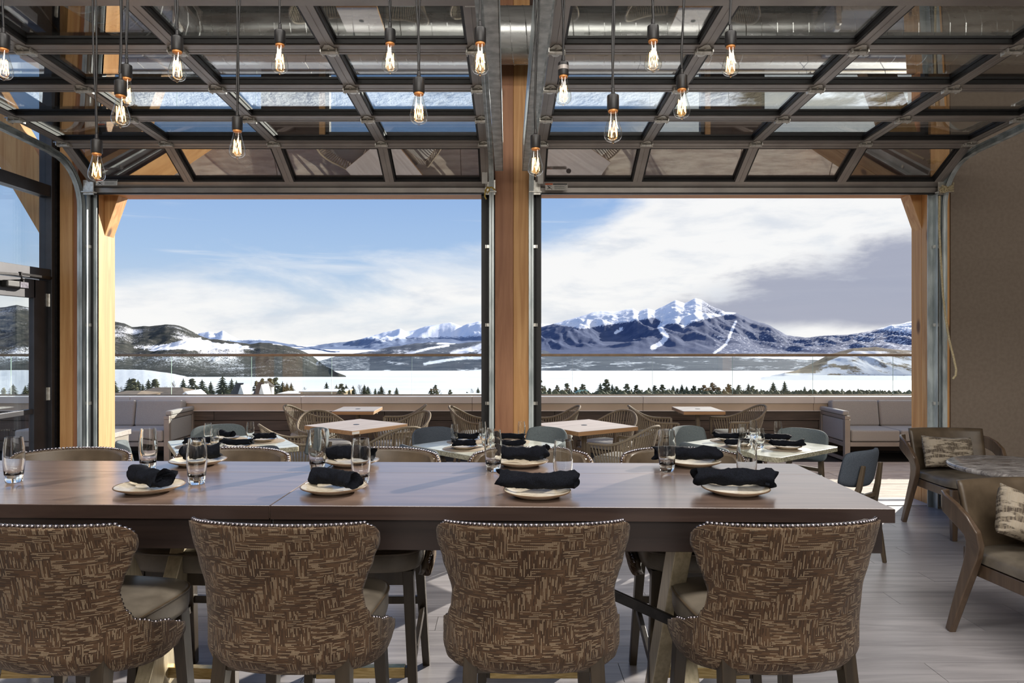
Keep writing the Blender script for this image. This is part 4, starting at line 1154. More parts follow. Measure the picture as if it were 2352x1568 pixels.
# low scrub along the bottom of the view on the right
rnd = random.Random(5)
sc_ = MB()
for q in range(900):
    px = rnd.uniform(1600, 2090) if q < 560 else rnd.uniform(1236, 1600)
    Y = rnd.uniform(88, 112); X = Xp(px, Y); s_ = rnd.uniform(0.3, 0.65)
    zc = Zp(rnd.uniform(899, 914), Y)
    vs = []
    for k in range(6):
        a = k * math.pi / 3; vs.append((X + s_ * rnd.uniform(.7, 1.3) * math.cos(a), Y + s_ * math.sin(a), zc - rnd.uniform(0, .3)))
    vs += [(X, Y, zc + s_ * 0.6), (X, Y, zc - s_ * 2.2)]
    sc_.add(vs, [(k, (k + 1) % 6, 6) for k in range(6)] + [((k + 1) % 6, k, 7) for k in range(6)])
o = sc_.build('scrub', M['needles2']); tag(o, 'band of low grey-green scrub just above the parapet right of the column', 'scrub', kind='stuff')

# ---------------------------------------------------------------- houses
def gable_house(name, px0, px1, pyr, pye, Y, dep, label, wallm, roofm, side=0.0, front=True):
    x0, x1 = Xp(px0, Y), Xp(px1, Y); zr = Zp(pyr, Y); ze = Zp(pye, Y); zb_ = Zp(925, Y)
    xc = (x0 + x1) / 2; w_ = (x1 - x0) / 2
    root = empty(name, (xc, Y, zb_)); tag(root, label, 'house')
    b = MB().prism([(-w_, 0, 0), (w_, 0, 0), (w_, 0, ze - zb_), (0, 0, zr - zb_), (-w_, 0, ze - zb_)], (side, dep, 0))
    b.build('wall', wallm, root)
    t = 0.25
    for sx in (-1, 1):
        MB().prism([(0, -0.4, zr - zb_), (sx * (w_ + 0.3), -0.4, ze - zb_ - 0.3), (sx * (w_ + 0.3), -0.4, ze - zb_ - 0.3 + t), (0, -0.4, zr - zb_ + t)], (side, dep + 0.8, 0)).build('roof_slope', roofm, root)
    MB().box(-w_ * .3, w_ * .3, -0.05, 0.05, (ze - zb_) * .35, (ze - zb_) * .85).build('window', M['darkpane'], root)
    return root
# steep roofs seen from the side: ridge runs across the view
def steep_house(px0, px1, pxg, pyr, label):
    Y = 165; x0, x1, xg = Xp(px0, Y), Xp(px1, Y), Xp(pxg, Y); zr = Zp(pyr, Y); zb_ = Zp(922, Y)
    root = empty('steep_roofed_house', (x0, Y, zb_)); tag(root, label, 'house')
    h = zr - zb_
    wg = (x1 - xg)
    # pale gable end facing the camera's right
    MB().prism([(xg - x0, 0, 0), (x1 - x0, 0, 0), (x1 - x0, 0, h * .42), ((xg + x1) / 2 - x0, 0, h), (xg - x0, 0, h * .42)], (0, 5, 0)).build('gable_wall', M['house_pale'], root)
    MB().prism([(0, -0.6, h * .25), (xg - x0 + .1, -0.6, h * .25), ((xg + x1) / 2 - x0, 1.6, h + .1), ((xg - x0) * .45, 1.6, h + .1)], (0, 0.3, 0.3)).build('roof_slope', M['roof_dark'], root)
    MB().prism([(0, 0, 0), (xg - x0, 0, 0), (xg - x0, 0, h * .3), (0, 0, h * .3)], (0, 5, 0)).build('wall', M['house_tan'], root)
    MB().box((xg + x1) / 2 - x0 - .25, (xg + x1) / 2 - x0 + .25, -.06, 0, h * .1, h * .35).build('window', M['darkpane'], root)
    return root
steep_house(527, 560, 546, 884, 'house with a pointed dark roof and pale gable, left of the two')
steep_house(580, 606, 594, 883, 'house with a steep dark roof beside the pale tower')
tw = empty('tower', (Xp(616, 174), 174, Zp(925, 174))); tag(tw, 'pale square tower with a slanted top right of the steep roof', 'tower')
MB().prism([(-0.75, 0, 0), (0.85, 0, 0), (0.85, 0, 4.1), (-0.75, 0, 5.3)], (0, 2, 0)).build('wall', M['house_pale'], tw)
MB().prism([(-0.9, -.2, 5.35), (1.0, -.2, 4.0), (1.0, -.2, 4.2), (-0.9, -.2, 5.55)], (0, 2.4, 0)).build('roof_slope', M['roof_dark'], tw)
def hip_roof(px0, px1, py0, py1, Y, label, mat, cat='house'):
    x0, x1 = Xp(px0, Y), Xp(px1, Y); zt_ = Zp(py0, Y); ze = Zp(py1, Y)
    w_ = x1 - x0
    root = empty('low_house', ((x0 + x1) / 2, Y, ze - 2.5)); tag(root, label, cat)
    h = zt_ - ze
    vs = [(-w_ / 2, 0, 2.5), (w_ / 2, 0, 2.5), (w_ / 2, 9, 2.5), (-w_ / 2, 9, 2.5), (-w_ * .22, 4.5, 2.5 + h), (w_ * .26, 4.5, 2.5 + h)]
    MB().add(vs, [(0, 1, 5, 4), (1, 2, 5), (2, 3, 4, 5), (3, 0, 4), (3, 2, 1, 0)]).build('roof_slope', mat, root)
    MB().box(-w_ / 2 + .4, w_ / 2 - .4, .3, 8.6, 0, 2.5).build('wall', M['house_tan'], root)
    return root
hip_roof(290, 425, 893, 907, 128, 'low house with a broad brown hipped roof above the left sofa', M['roof_brown'])
hip_roof(230, 306, 902, 911, 100, 'low brown roof at the left jamb post', M['roof_brown'])
gable_house('gabled_house', 414, 442, 902, 914, 112, 5, 'small white-gabled house roof right of the broad brown roof', M['house_tan'], M['snowroof'])
hip_roof(1322, 1366, 899, 914, 124, 'small house with a teal green roof right of the column', M['roof_teal'])
def flat_house(px0, px1, py0, Y, label, snow=True):
    x0, x1 = Xp(px0, Y), Xp(px1, Y); zt_ = Zp(py0, Y); zb_ = Zp(925, Y); w_ = (x1 - x0) / 2
    root = empty('flat_roofed_building', ((x0 + x1) / 2, Y, zb_)); tag(root, label, 'building')
    MB().box(-w_, w_, 0, 8, 0, zt_ - zb_ - .35).build('wall', M['house_tan'], root)
    MB().box(-w_ - .3, w_ + .3, -.4, 8.3, zt_ - zb_ - .35, zt_ - zb_ - .1).build('fascia', M['house_tan'], root)
    MB().box(-w_ - .2, w_ + .2, -.3, 8.3, zt_ - zb_ - .1, zt_ - zb_).build('roof_slab', M['snowroof'] if snow else M['roof_brown'], root)
    for q in range(6):
        MB().box(-w_ * .85 + q * w_ * .3, -w_ * .85 + q * w_ * .3 + w_ * .16, -.05, 0, (zt_ - zb_) * .3, (zt_ - zb_) * .62).build('window', M['darkpane'], root)
flat_house(690, 790, 898, 160, 'flat tan building under snow left of the tree clump')
flat_house(640, 700, 903, 175, 'low snow-covered building behind the spruces right of the tower')
flat_house(1758, 1832, 905, 150, 'low tan building behind the two slender spruces')
flat_house(1840, 1905, 903, 190, 'low snow-roofed building left of the right sofa')
flat_house(1040, 1110, 909, 150, 'low snow-roofed building just left of the column')
flat_house(556, 582, 903, 185, 'small snow-roofed house between the two steep roofs')
# ================================================================ FURNITURE
def lerpk(keys, x):
    if x <= keys[0][0]: return keys[0][1]
    for (a, va), (b, vb) in zip(keys, keys[1:]):
        if x <= b:
            t = (x - a) / (b - a); t = t * t * (3 - 2 * t)
            return va + (vb - va) * t
    return keys[-1][1]
# ---- upholstered counter stool (faces +y)
K_T = [(0.61, 109), (0.622, 115), (0.650, 119), (0.684, 118), (0.700, 104), (0.722, 82), (0.755, 67), (0.80, 61.5), (0.84, 60.5), (0.89, 64), (0.94, 70), (0.985, 75), (1.03, 75.5), (1.05, 73.5), (1.062, 69), (1.07, 63)]
K_A = [(0.61, 0.250), (0.63, 0.268), (0.67, 0.276), (0.72, 0.276), (0.78, 0.276), (0.85, 0.274), (0.93, 0.286), (1.0, 0.297), (1.07, 0.298)]
def shell_pt(t, z, off=0.0):
    """t in degrees from the back centre, z height, off inwards"""
    a = lerpk(K_A, z) * 1.06 - off; b = 0.235 - off
    if z < 0.67: b -= 0.04 * ((0.67 - z) / 0.06) ** 1.5
    yo = -0.075 * max(0.0, (z - 0.74) / 0.33) ** 1.2
    tt = R(t)
    k = abs(t) / 75.0
    zz = 0.578 + (z - 0.61) * (0.48 / 0.46) - (0.022 * min(1.0, k) ** 2 if z > 1.0 else 0.0) * min(1.0, max(0, (z - 1.0) / 0.05))
    if z < 0.72: zz -= 0.035 * min(1.0, abs(t) / 100.0) ** 2 * min(1.0, (0.72 - z) / 0.04)
    ct = math.cos(tt)
    y = -b * (abs(ct) ** 0.9 if ct > 0 else -abs(ct) * 1.25)
    x = a * math.copysign(abs(math.sin(tt)) ** 0.92, tt)
    if abs(t) > 90: x = math.copysign(a * (1 - 0.00003 * (abs(t) - 90) ** 2), t)
    # slight outward roll of the top corners
    return Vector((x, y + yo, zz))
def shell_surface(off, nz=60, nt=44, z0=0.61, z1=1.07, shrink=0.0):
    rows = []; uv = []
    for j in range(nz + 1):
        z = z0 + (z1 - z0) * j / nz
        tm = lerpk(K_T, z) - shrink
        rows.append([shell_pt(-tm + 2 * tm * i / nt, z, off) for i in range(nt + 1)])
        uv.append([(R(-tm + 2 * tm * i / nt) * 0.27, z) for i in range(nt + 1)])
    return rows, uv
def slab(rows_o, rows_i, uv):
    m = MB(); m.grid(rows_o, uv); m.grid(rows_i, uv, flip=True)
    nz = len(rows_o); nt = len(rows_o[0])
    def rim(a, b):
        u2 = [[(p[0] * 0.7, p[2]) for p in a], [(p[0] * 0.7, p[2] + 0.02) for p in b]]
        m.grid([a, b], u2)
    rim(rows_o[0], rows_i[0]); rim(rows_o[-1], rows_i[-1])
    rim([r_[0] for r_ in rows_o], [r_[0] for r_ in rows_i]); rim([r_[-1] for r_ in rows_o], [r_[-1] for r_ in rows_i])
    return m
def weld(o, d=0.0002):
    bm = bmesh.new(); bm.from_mesh(o.data); bmesh.ops.remove_doubles(bm, verts=bm.verts, dist=d)
    bmesh.ops.recalc_face_normals(bm, faces=bm.faces); bm.to_mesh(o.data); bm.free()
def bead(m, p, r):
    vs = []; fs = []
    n = 8
    for (rr_, zz) in ((0.75, -0.66), (1.0, 0.0), (0.75, 0.66)):
        for k in range(n):
            a = 2 * math.pi * k / n
            vs.append((p[0] + r * rr_ * math.cos(a), p[1] + r * rr_ * math.sin(a), p[2] + r * zz))
    vs += [(p[0], p[1], p[2] - r), (p[0], p[1], p[2] + r)]
    for k in range(n):
        k2 = (k + 1) % n
        fs += [(k, k2, n + k2, n + k), (n + k, n + k2, 2 * n + k2, 2 * n + k), (k2, k, 3 * n), (2 * n + k, 2 * n + k2, 3 * n + 1)]
    m.add(vs, fs)
def make_stool():
    root = empty('counter_stool'); tag(root, 'stool', 'stool')
    ro, uv = shell_surface(0.0); rm, _ = shell_surface(0.024)
    o = slab(ro, rm, uv).build('back_shell', M['tweed'], root, smooth=50); weld(o); o['label'] = 'brown woven tweed outer back'
    ra, uv2 = shell_surface(0.022, shrink=1.2); rb, _ = shell_surface(0.046, shrink=2.0)
    o = slab(ra, rb, uv2).build('back_pad', M['leather_brown'], root, smooth=50); weld(o); o['label'] = 'smooth leather inner back'
    # nailheads along the edge
    path = []
    n = 240
    for k in range(n + 1):
        z = 0.684 + (1.068 - 0.684) * k / n
        path.append(shell_pt(lerpk(K_T, z), z, 0.012))
    tt = lerpk(K_T, 1.068)
    top = [shell_pt(tt - 2 * tt * k / n, 1.070, 0.012) + Vector((0, 0, 0.004)) for k in range(n + 1)]
    path2 = [Vector((-p.x, p.y, p.z)) for p in reversed(path)]
    full = path + top + path2
    m = MB(); acc = 0.0; last = full[0]; bead(m, last, 0.0068)
    for p in full[1:]:
        d = (p - last).length
        if d >= 0.0142: bead(m, p, 0.0068); last = p
    nt_ = m.build('nailhead_trim', M['nail'], root, smooth=180, fix=False); nt_['kind'] = 'stuff'; nt_['label'] = 'shiny nailheads along the back edge'
    # seat cushion
    hw, hd = 0.251, 0.240
    s_ = MB()
    prof = [(0.93, 0.625), (0.985, 0.632), (1.0, 0.65), (1.0, 0.695), (0.985, 0.712), (0.955, 0.718), (0.75, 0.730), (0.45, 0.737), (0.1, 0.74)]
    s_.superring([(hw * k, hd * k, z) for k, z in prof], 4.5, 56, (0, 0.055, 0))
    s_.build('seat', M['leather'], root, smooth=60)
    wl = MB().tube([(hw * 1.0 * math.copysign(abs(math.cos(a)) ** (2 / 4.5), math.cos(a)), 0.055 + hd * math.copysign(abs(math.sin(a)) ** (2 / 4.5), math.sin(a)), 0.706) for a in [2 * math.pi * k / 72 for k in range(72)]], 0.005, 6, closed=True)
    wl.build('seat_piping', M['leather_brown'], root, smooth=60)
    fr = MB(); fr.box(-0.205, 0.205, -0.16, 0.255, 0.565, 0.626); fr.build('seat_frame', M['stoolwood'], root, bevel=0.004)
    L = {}
    for sx in (-1, 1):
        for fy in (1, -1):
            top_ = Vector((sx * 0.195, 0.235 if fy > 0 else -0.14, 0.625)); bot = Vector((sx * 0.225, 0.275 if fy > 0 else -0.235, 0.0))
            L[(sx, fy)] = (top_, bot)
            MB().bar(top_, bot, 0.046, 0.05, (1, 0, 0), 0.034, 0.036).build('leg', M['stoolwood'], root, bevel=0.003)
    def at(sx, fy, z):
        a, b = L[(sx, fy)]; return b + (a - b) * (z / 0.625)
    for sx in (-1, 1):
        MB().bar(at(sx, -1, 0.30), at(sx, 1, 0.22), 0.022, 0.036, (1, 0, 0)).build('stretcher', M['stoolwood'], root, bevel=0.002)
    MB().bar(at(-1, -1, 0.34), at(1, -1, 0.34), 0.022, 0.036, (0, 1, 0)).build('stretcher', M['stoolwood'], root, bevel=0.002)
    f = MB().bar(at(-1, 1, 0.205), at(1, 1, 0.205), 0.026, 0.042, (0, 1, 0)).build('footrest', M['stoolwood'], root, bevel=0.002)
    a = at(-1, 1, 0.205); b = at(1, 1, 0.205)
    MB().box(a.x + 0.03, b.x - 0.03, a.y - 0.018, a.y + 0.018, 0.184, 0.229).build('brass_plate', M['brass'], f, bevel=0.002)
    return root
stool = make_stool()
FS = [(-1.44, -9, 'front-row stool cut off at the left edge, seat swung to the right'), (-0.70, -5, 'front-row tweed stool facing the table seam, second from the left'),
      (0.082, 1, 'front-row tweed stool square to the table below the third plate'), (0.872, 6, 'front-row tweed stool at the right end of the table')]
for i, (px, rz, lb) in enumerate(FS):
    z = R(rz)
    bx, by = px, 1.985
    # the top of the back sits 0.30 behind the root
    loc = (bx - 0.12 * math.sin(z), by + 0.30 * math.cos(z), 0)
    place(stool, i > 0, loc, z, lb, 'front stools with tweed backs to the camera')
RS = [(198, 182, 'far-side stool behind the leftmost tumblers at the left jamb post'), (560, 176, 'far-side stool in front of the left stone table'), (880, 181, 'far-side stool behind the napkin right of the table seam'),
      (1216, 180, 'far-side stool centred in front of the middle stone table'), (1552, 178, 'far-side stool at the right end, before the right stone table')]
for px, rz, lb in RS:
    z = R(rz)
    bx, by = Xp(px, 3.44), 3.44
    loc = (bx - 0.30 * math.sin(z), by + 0.30 * math.cos(z), 0)
    place(stool, True, loc, z, lb, 'far stools with leather backs facing the camera')

# ---- long communal table
TZ = 1.04
tr = -R(1.3)
trt = empty('communal_table', (1.29, 2.272, 0), tr)
tag(trt, 'long dark walnut communal table at counter height across the foreground', 'table')
DEP = 0.838
for (xa, xb) in ((-2.095, 0.0), (-4.3, -2.098)):
    MB().box(xa, xb, 0.0, 0.583, TZ - 0.045, TZ).build('tabletop_board', M['table'], trt, bevel=0.0015, seg=1)
    MB().box(xa, xb, 0.5845, DEP, TZ - 0.045, TZ).build('tabletop_board', M['table'], trt, bevel=0.0015, seg=1)
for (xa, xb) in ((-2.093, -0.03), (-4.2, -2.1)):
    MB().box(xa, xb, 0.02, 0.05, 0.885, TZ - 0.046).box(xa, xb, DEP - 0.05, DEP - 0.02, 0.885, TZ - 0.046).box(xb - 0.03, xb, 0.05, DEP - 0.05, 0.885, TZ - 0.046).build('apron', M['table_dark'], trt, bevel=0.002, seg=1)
MB().box(-2.094, -0.001, -0.004, 0.001, TZ - 0.046, TZ - 0.001).build('edge_shade_strip', M['table_edge'], trt)  # added thin strip, coloured dark to imitate shade on the front edge
MB().box(-4.3, -2.099, -0.004, 0.001, TZ - 0.046, TZ - 0.001).build('edge_shade_strip', M['table_edge'], trt)
for xc in (-0.64, -2.72):
    for s_ in (1, -1):
        y0, y1 = (0.14, 0.70) if s_ > 0 else (0.70, 0.14)
        MB().bar((xc - 0.035 * s_, y0, 0.90), (xc - 0.035 * s_, y1, 0.0), 0.06, 0.11, (1, 0, 0)).build('trestle_bar', M['steel_leg'], trt, bevel=0.003)
    MB().box(xc - 0.06, xc + 0.06, 0.08, 0.76, 0.89, 0.985).build('trestle_cap', M['steel_leg'], trt, bevel=0.003)
    MB().bar((xc - 0.03, 0.26, 0.55), (xc - 0.78, 0.26, 0.88), 0.022, 0.036, (0, 1, 0)).build('brace_bar', M['black_metal'], trt, bevel=0.002)
def on_table(px, py, z=TZ): return onz(px, py, z)

# ---- tumblers, plates, napkins
def make_tumbler(h=0.178, r=0.038):
    root = empty('glass_tumbler'); tag(root, 'glass', 'glass')
    k = r / 0.038
    out_ = [(0.026, 0.0), (0.0285, 0.002), (0.0315, h * .10), (0.0345, h * .25), (0.0375, h * .45), (0.038, h * .60), (0.0365, h * .78), (0.0325, h * .93), (0.031, h * 1.0)]
    inn = [(0.0296, h * 1.0), (0.031, h * .93), (0.0348, h * .78), (0.0362, h * .60), (0.0356, h * .45), (0.0318, h * .28), (0.0275, h * .19), (0.018, h * .165), (0.0, h * .16)]
    prof = [(0.0, 0.0)] + [(a * k, b) for a, b in out_] + [(a * k, b) for a, b in inn]
    MB().lathe(prof, 40).build('glass_body', M['tumbler'], root, smooth=60)
    return root
tum = make_tumbler(); tum_s = make_tumbler(0.148, 0.033)
def make_plate(r=0.12):
    root = empty('side_plate'); tag(root, 'plate', 'plate')
    prof = [(0.0, 0.006), (r * .55, 0.006), (r * .62, 0.0), (r * .66, 0.0), (r * .72, 0.005), (r * .97, 0.017), (r, 0.020), (r * .995, 0.0225), (r * .95, 0.0205), (r * .70, 0.011), (r * .6, 0.0095), (0.0, 0.009)]
    MB().lathe(prof, 56).build('plate_body', M['plate'], root, smooth=70)
    ring = MB().tube([(r * math.cos(2 * math.pi * k / 56), r * math.sin(2 * math.pi * k / 56), 0.0212) for k in range(56)], 0.0024, 6, closed=True)
    ring.build('rim_glaze', M['plate_rim'], root, smooth=60)
    return root
plate = make_plate(0.120); plate_s = make_plate(0.105)
def make_napkin(seed, L=0.25, r=0.030, tail=True, bend=0.0):
    rnd = random.Random(seed)
    root = empty('rolled_napkin'); tag(root, 'napkin', 'napkin')
    n = 34; seg = 28; rows = []
    for i in range(n + 1):
        s_ = i / n
        x = (s_ - 0.5) * L
        e = abs(s_ - 0.5) * 2
        rr_ = r * (0.98 + 0.10 * e ** 2.5 + 0.10 * noise.noise(Vector((s_ * 6, seed, 0))))
        yo = bend * math.sin(math.pi * s_) + 0.006 * noise.noise(Vector((s_ * 4, 3.1, seed)))
        zo = 0.012 * e ** 3 * (1 if seed % 2 else -0.2)
        row = []
        for k in range(seg + 1):
            a = 2 * math.pi * (k % seg) / seg
            d_ = noise.noise(Vector((s_ * 7, math.cos(a) * 1.2 + seed, math.sin(a) * 1.2))) * 0.20 + 0.07 * math.sin(a * 3 + s_ * 9 + seed) + noise.noise(Vector((s_ * 22, math.cos(a) * 3, math.sin(a) * 3 + seed))) * 0.10
            rk = rr_ * (1 + d_)
            if i in (0, n): rk *= 0.9
            row.append((x + (0.012 * math.sin(a * 2 + seed) if i in (0, n) else 0), yo + rk * 1.12 * math.cos(a), r * 0.92 + zo + rk * 0.86 * math.sin(a)))
        rows.append(row)
    m = MB().grid(rows)
    # folded-in ends
    for i_end, sg in ((0, 1), (n, -1)):
        ring0 = rows[i_end][:-1]; cx = sum(p[0] for p in ring0) / seg; cy = sum(p[1] for p in ring0) / seg; cz = sum(p[2] for p in ring0) / seg
        ring1 = [(cx + sg * 0.012, cy + (p[1] - cy) * 0.72, cz + (p[2] - cz) * 0.68) for p in ring0]
        ring2 = [(cx + sg * 0.03, cy + (p[1] - cy) * 0.3, cz + (p[2] - cz) * 0.3) for p in ring0]
        m.grid([ring0 + [ring0[0]], ring1 + [ring1[0]], ring2 + [ring2[0]]])
        m.add(ring2, [tuple(range(seg))])
    o = m.build('cloth_roll', M['napkin'], root, smooth=75)
    weld(o, 0.0001)
    lo = min(v.co.z for v in o.data.vertices)
    for v in o.data.vertices: v.co.z -= lo
    if tail:
        t = MB()
        p = [(L * .36, 0.01, r * 1.5), (L * .45, 0.03, r * 1.75), (L * .52, 0.045, r * 1.6)]
        t.sweep(p, [0.012, 0.026, 0.02], [0.006, 0.008, 0.012], (0, 1, 0.3)); t.sweep([(L * .36, 0.0, r * 1.2), (L * .40, -0.028, r * 1.0), (L * .38, -0.040, r * .5)], [0.018, 0.02, 0.014], [0.006, 0.006, 0.006], (1, 0, 0))
        t.build('tied_corner', M['napkin'], root, smooth=60)
    return root
COMG = [(32, 1112, 'tumbler at the far left end of the table, front row'), (340, 1083, 'tumbler standing behind the leftmost napkin plate'), (452, 1116, 'front tumbler right of the leftmost front plate'),
        (729, 1085, 'rear tumbler beside the table seam'), (829, 1117, 'front tumbler touching the second napkin plate'), (1133, 1086, 'rear tumbler in front of the timber column'),
        (1293, 1122, 'front tumbler behind the long napkin right of centre'), (1532, 1087, 'rear tumbler left of the rightmost rear napkin'), (1715, 1120, 'front tumbler at the right end of the table')]
for i, (px, py, lb) in enumerate(COMG):
    x, y = on_table(px, py - 5)
    place(tum, i > 0, (x, y, TZ), i * 0.7, 'clear ' + lb, 'tumblers on the communal table')
COMP = [(344, 1127, 'cream side plate under the leftmost front napkin'), (767, 1128, 'cream side plate just right of the table seam, front row'), (1234, 1138, 'cream side plate under the long napkin right of centre'), (1689, 1132, 'cream side plate at the right end of the table, front row'),
        (455, 1066, 'cream rear plate seen behind the second front tumbler'), (808, 1067, 'cream rear plate beyond the table seam'), (1197, 1068, 'cream rear plate in front of the timber column'), (1592, 1068, 'cream rear plate at the right end of the table')]
for i, (px, py, lb) in enumerate(COMP):
    x, y = on_table(px, py)
    place(plate, i > 0, (x, y, TZ + 0.0005), 0, lb, 'side plates on the communal table')
NAP = [(345, 1127, -38, 0.215, True, 1, 'black napkin roll on the leftmost front plate, pointing to its right rim'), (768, 1127, -32, 0.205, False, 2, 'black napkin roll on the front plate beside the table seam'),
       (1234, 1136, -6, 0.285, False, 3, 'long black napkin roll overhanging the front plate right of centre'), (1686, 1130, -7, 0.285, True, 4, 'long black napkin roll on the plate at the right end'),
       (462, 1064, 28, 0.16, False, 5, 'black napkin bundle on the rear plate behind the second front tumbler'), (806, 1065, -14, 0.215, False, 6, 'black napkin roll on the rear plate beyond the table seam'),
       (1200, 1066, -4, 0.225, True, 7, 'black napkin roll with a knotted end before the timber column'), (1576, 1066, -4, 0.29, False, 8, 'wide black napkin roll on the rear plate at the right end')]
for (px, py, rz, L, tail, sd, lb) in NAP:
    x, y = on_table(px, py)
    n_ = make_napkin(sd, L, 0.034, tail, bend=0.012 if sd in (2, 6) else 0.004)
    n_.location = (x, y, TZ + 0.0095 + (0.010 if L > 0.235 else 0.006)); n_.rotation_euler = (0, 0, R(rz)); n_['label'] = lb; n_['group'] = 'napkin rolls on the communal table'
    n_.name = 'rolled_napkin'

# ---- stone-topped square tables and their chairs
def make_stone_table():
    root = empty('stone_table'); tag(root, 'table', 'table')
    s_ = 0.44
    MB().superring([(s_ - .012, s_ - .012, 0.722), (s_, s_, 0.724), (s_, s_, 0.7575), (s_ - .003, s_ - .003, 0.7595)], 24, 72).build('stone_edge', M['stone_edge'], root, smooth=40)
    MB().superring([(s_ - .003, s_ - .003, 0.758), (s_ - .004, s_ - .004, 0.7605)], 24, 72).build('stone_top', M['stone'], root, smooth=40)
    MB().lathe([(0.035, 0.03), (0.035, 0.70)], 20).build('pedestal', M['black_metal'], root, smooth=40)
    MB().bar((-.3, 0, 0.71), (.3, 0, 0.71), 0.05, 0.02, (0, 1, 0)).bar((0, -.3, 0.71), (0, .3, 0.71), 0.05, 0.02, (1, 0, 0)).build('top_bracket', M['black_metal'], root)
    MB().bar((-.3, 0, 0.02), (.3, 0, 0.02), 0.06, 0.03, (0, 1, 0)).bar((0, -.3, 0.02), (0, .3, 0.02), 0.06, 0.03, (1, 0, 0)).build('cross_base', M['black_metal'], root)
    return root
def make_side_chair(name, mat):
    """faces +y; curved upholstered back on two timber uprights"""
    root = empty(name); tag(root, 'chair', 'chair')
    rows_o = []; rows_i = []
    nz, nt = 14, 22
    for j in range(nz + 1):
        v = j / nz; e = abs(v - 0.5) * 2
        hw = 0.235 * (1 - 0.10 * e ** 6) * (1 if v < .5 else 1 - 0.06 * (v - .5))
        z = 0.575 + 0.26 * v
        ro, ri = [], []
        for i in range(nt + 1):
            u = -1 + 2 * i / nt
            cz = (z - 0.705) * (1 - 0.16 * abs(u) ** 5) + 0.705
            x = hw * u; th = 0.020 * (1 - 0.55 * max(abs(u), e) ** 6)
            yb_ = -0.245 - 0.05 * (v - 0.4) + 0.075 * u * u
            ro.append((x, yb_ - th, cz)); ri.append((x, yb_ + th, cz))
        rows_o.append(ro); rows_i.append(ri)
    b = slab([[Vector(p) for p in r_] for r_ in rows_o], [[Vector(p) for p in r_] for r_ in rows_i], [[(p[0], p[2]) for p in r_] for r_ in rows_o])
    o = b.build('backrest', mat, root, smooth=60); weld(o)
    MB().superring([(0.215, 0.205, 0.415), (0.228, 0.218, 0.425), (0.23, 0.22, 0.45), (0.215, 0.205, 0.472), (0.15, 0.14, 0.48), (0.03, 0.03, 0.482)], 4, 44, (0, 0.0, 0)).build('seat', mat, root, smooth=60)
    MB().box(-0.19, 0.19, -0.18, 0.18, 0.38, 0.416).build('seat_frame', M['chairwood'], root, bevel=0.004)
    for sx in (-1, 1):
        MB().sweep([(sx * 0.125, -0.275, 0.735), (sx * 0.135, -0.25, 0.58), (sx * 0.165, -0.205, 0.42), (sx * 0.195, -0.24, 0.2), (sx * 0.21, -0.265, 0.0)], [0.034, 0.038, 0.04, 0.032, 0.024], [0.022, 0.032, 0.044, 0.034, 0.024]).build('rear_leg', M['chairwood'], root, bevel=0.004)
        MB().bar((sx * 0.17, 0.17, 0.40), (sx * 0.205, 0.205, 0.0), 0.038, 0.038, (1, 0, 0), 0.022, 0.022).build('front_leg', M['chairwood'], root, bevel=0.004)
    MB().bar((-0.15, -0.225, 0.50), (0.15, -0.225, 0.50), 0.025, 0.03, (0, 1, 0)).build('back_rail', M['chairwood'], root, bevel=0.003)
    return root
stt = make_stone_table(); sch = make_side_chair('dining_chair', M['bluegrey']); sch_d = make_side_chair('dining_chair', M['felt_dark'])
ST = [((-2.245, 5.565), 31, 'left'), ((-0.157, 5.485), 45, 'middle'), ((2.02, 5.50), 37, 'right')]
SZ = 0.7605
pm_proto = None
usedS = [0, 0, 0, 0, 0]
CHD = {'left': {31: (0.50, 0, 'right of', 1), 121: (0.52, 0, 'behind', 1), 211: (0.54, 0, 'left of', 1), 301: (0.50, 1, 'in front of', 1)},
       'middle': {45: (0.52, 0, 'behind the right corner of', 1), 135: (0.50, 1, 'behind the left corner of', 1), 225: (0.50, 1, 'in front, left of', 1), 315: (0.47, 0, 'in front, right of', 1)},
       'right': {37: (0.47, 0, 'behind the right half of', 1), 127: (0.50, 0, 'behind the left half of', 1), 217: (0.50, 0, 'in front, left of', 1), 307: (0.62, 1, 'pulled out in front, right of', 1)}}
ci = [0, 0]
for ti, ((cx_, cy_), rot, nm) in enumerate(ST):
    place(stt, ti > 0, (cx_, cy_, 0), R(rot), 'square pale stone-topped table, %s one of the three indoors' % nm, 'indoor stone tables')
    for dir_, (dist, dk, wh, _) in CHD[nm].items():
        a = R(dir_)
        pr = sch_d if dk else sch
        px_, py_ = cx_ + dist * math.cos(a), cy_ + dist * math.sin(a)
        place(pr, ci[dk] > 0, (px_, py_, 0), a + R(90), ('slate' if dk else 'pale blue-grey') + ' upholstered dining chair %s the %s stone table' % (wh, nm), 'chairs at the stone tables')
        ci[dk] += 1
WHN = {'left': {31: 'right-hand', 121: 'far', 211: 'left-hand', 301: 'near'}, 'middle': {45: 'far right', 135: 'far left', 225: 'near left', 315: 'near right'}, 'right': {37: 'far right', 127: 'far left', 217: 'near left', 307: 'near right'}}
pc = 0
NR = {'left': [(20, 0.17), (-35, 0.17), (10, 0.20), (-5, 0.24)], 'middle': [(-4, 0.25), (-15, 0.19), (8, 0.17), (-8, 0.22)], 'right': [(-6, 0.22), (-5, 0.27), (-12, 0.2), (-5, 0.25)]}
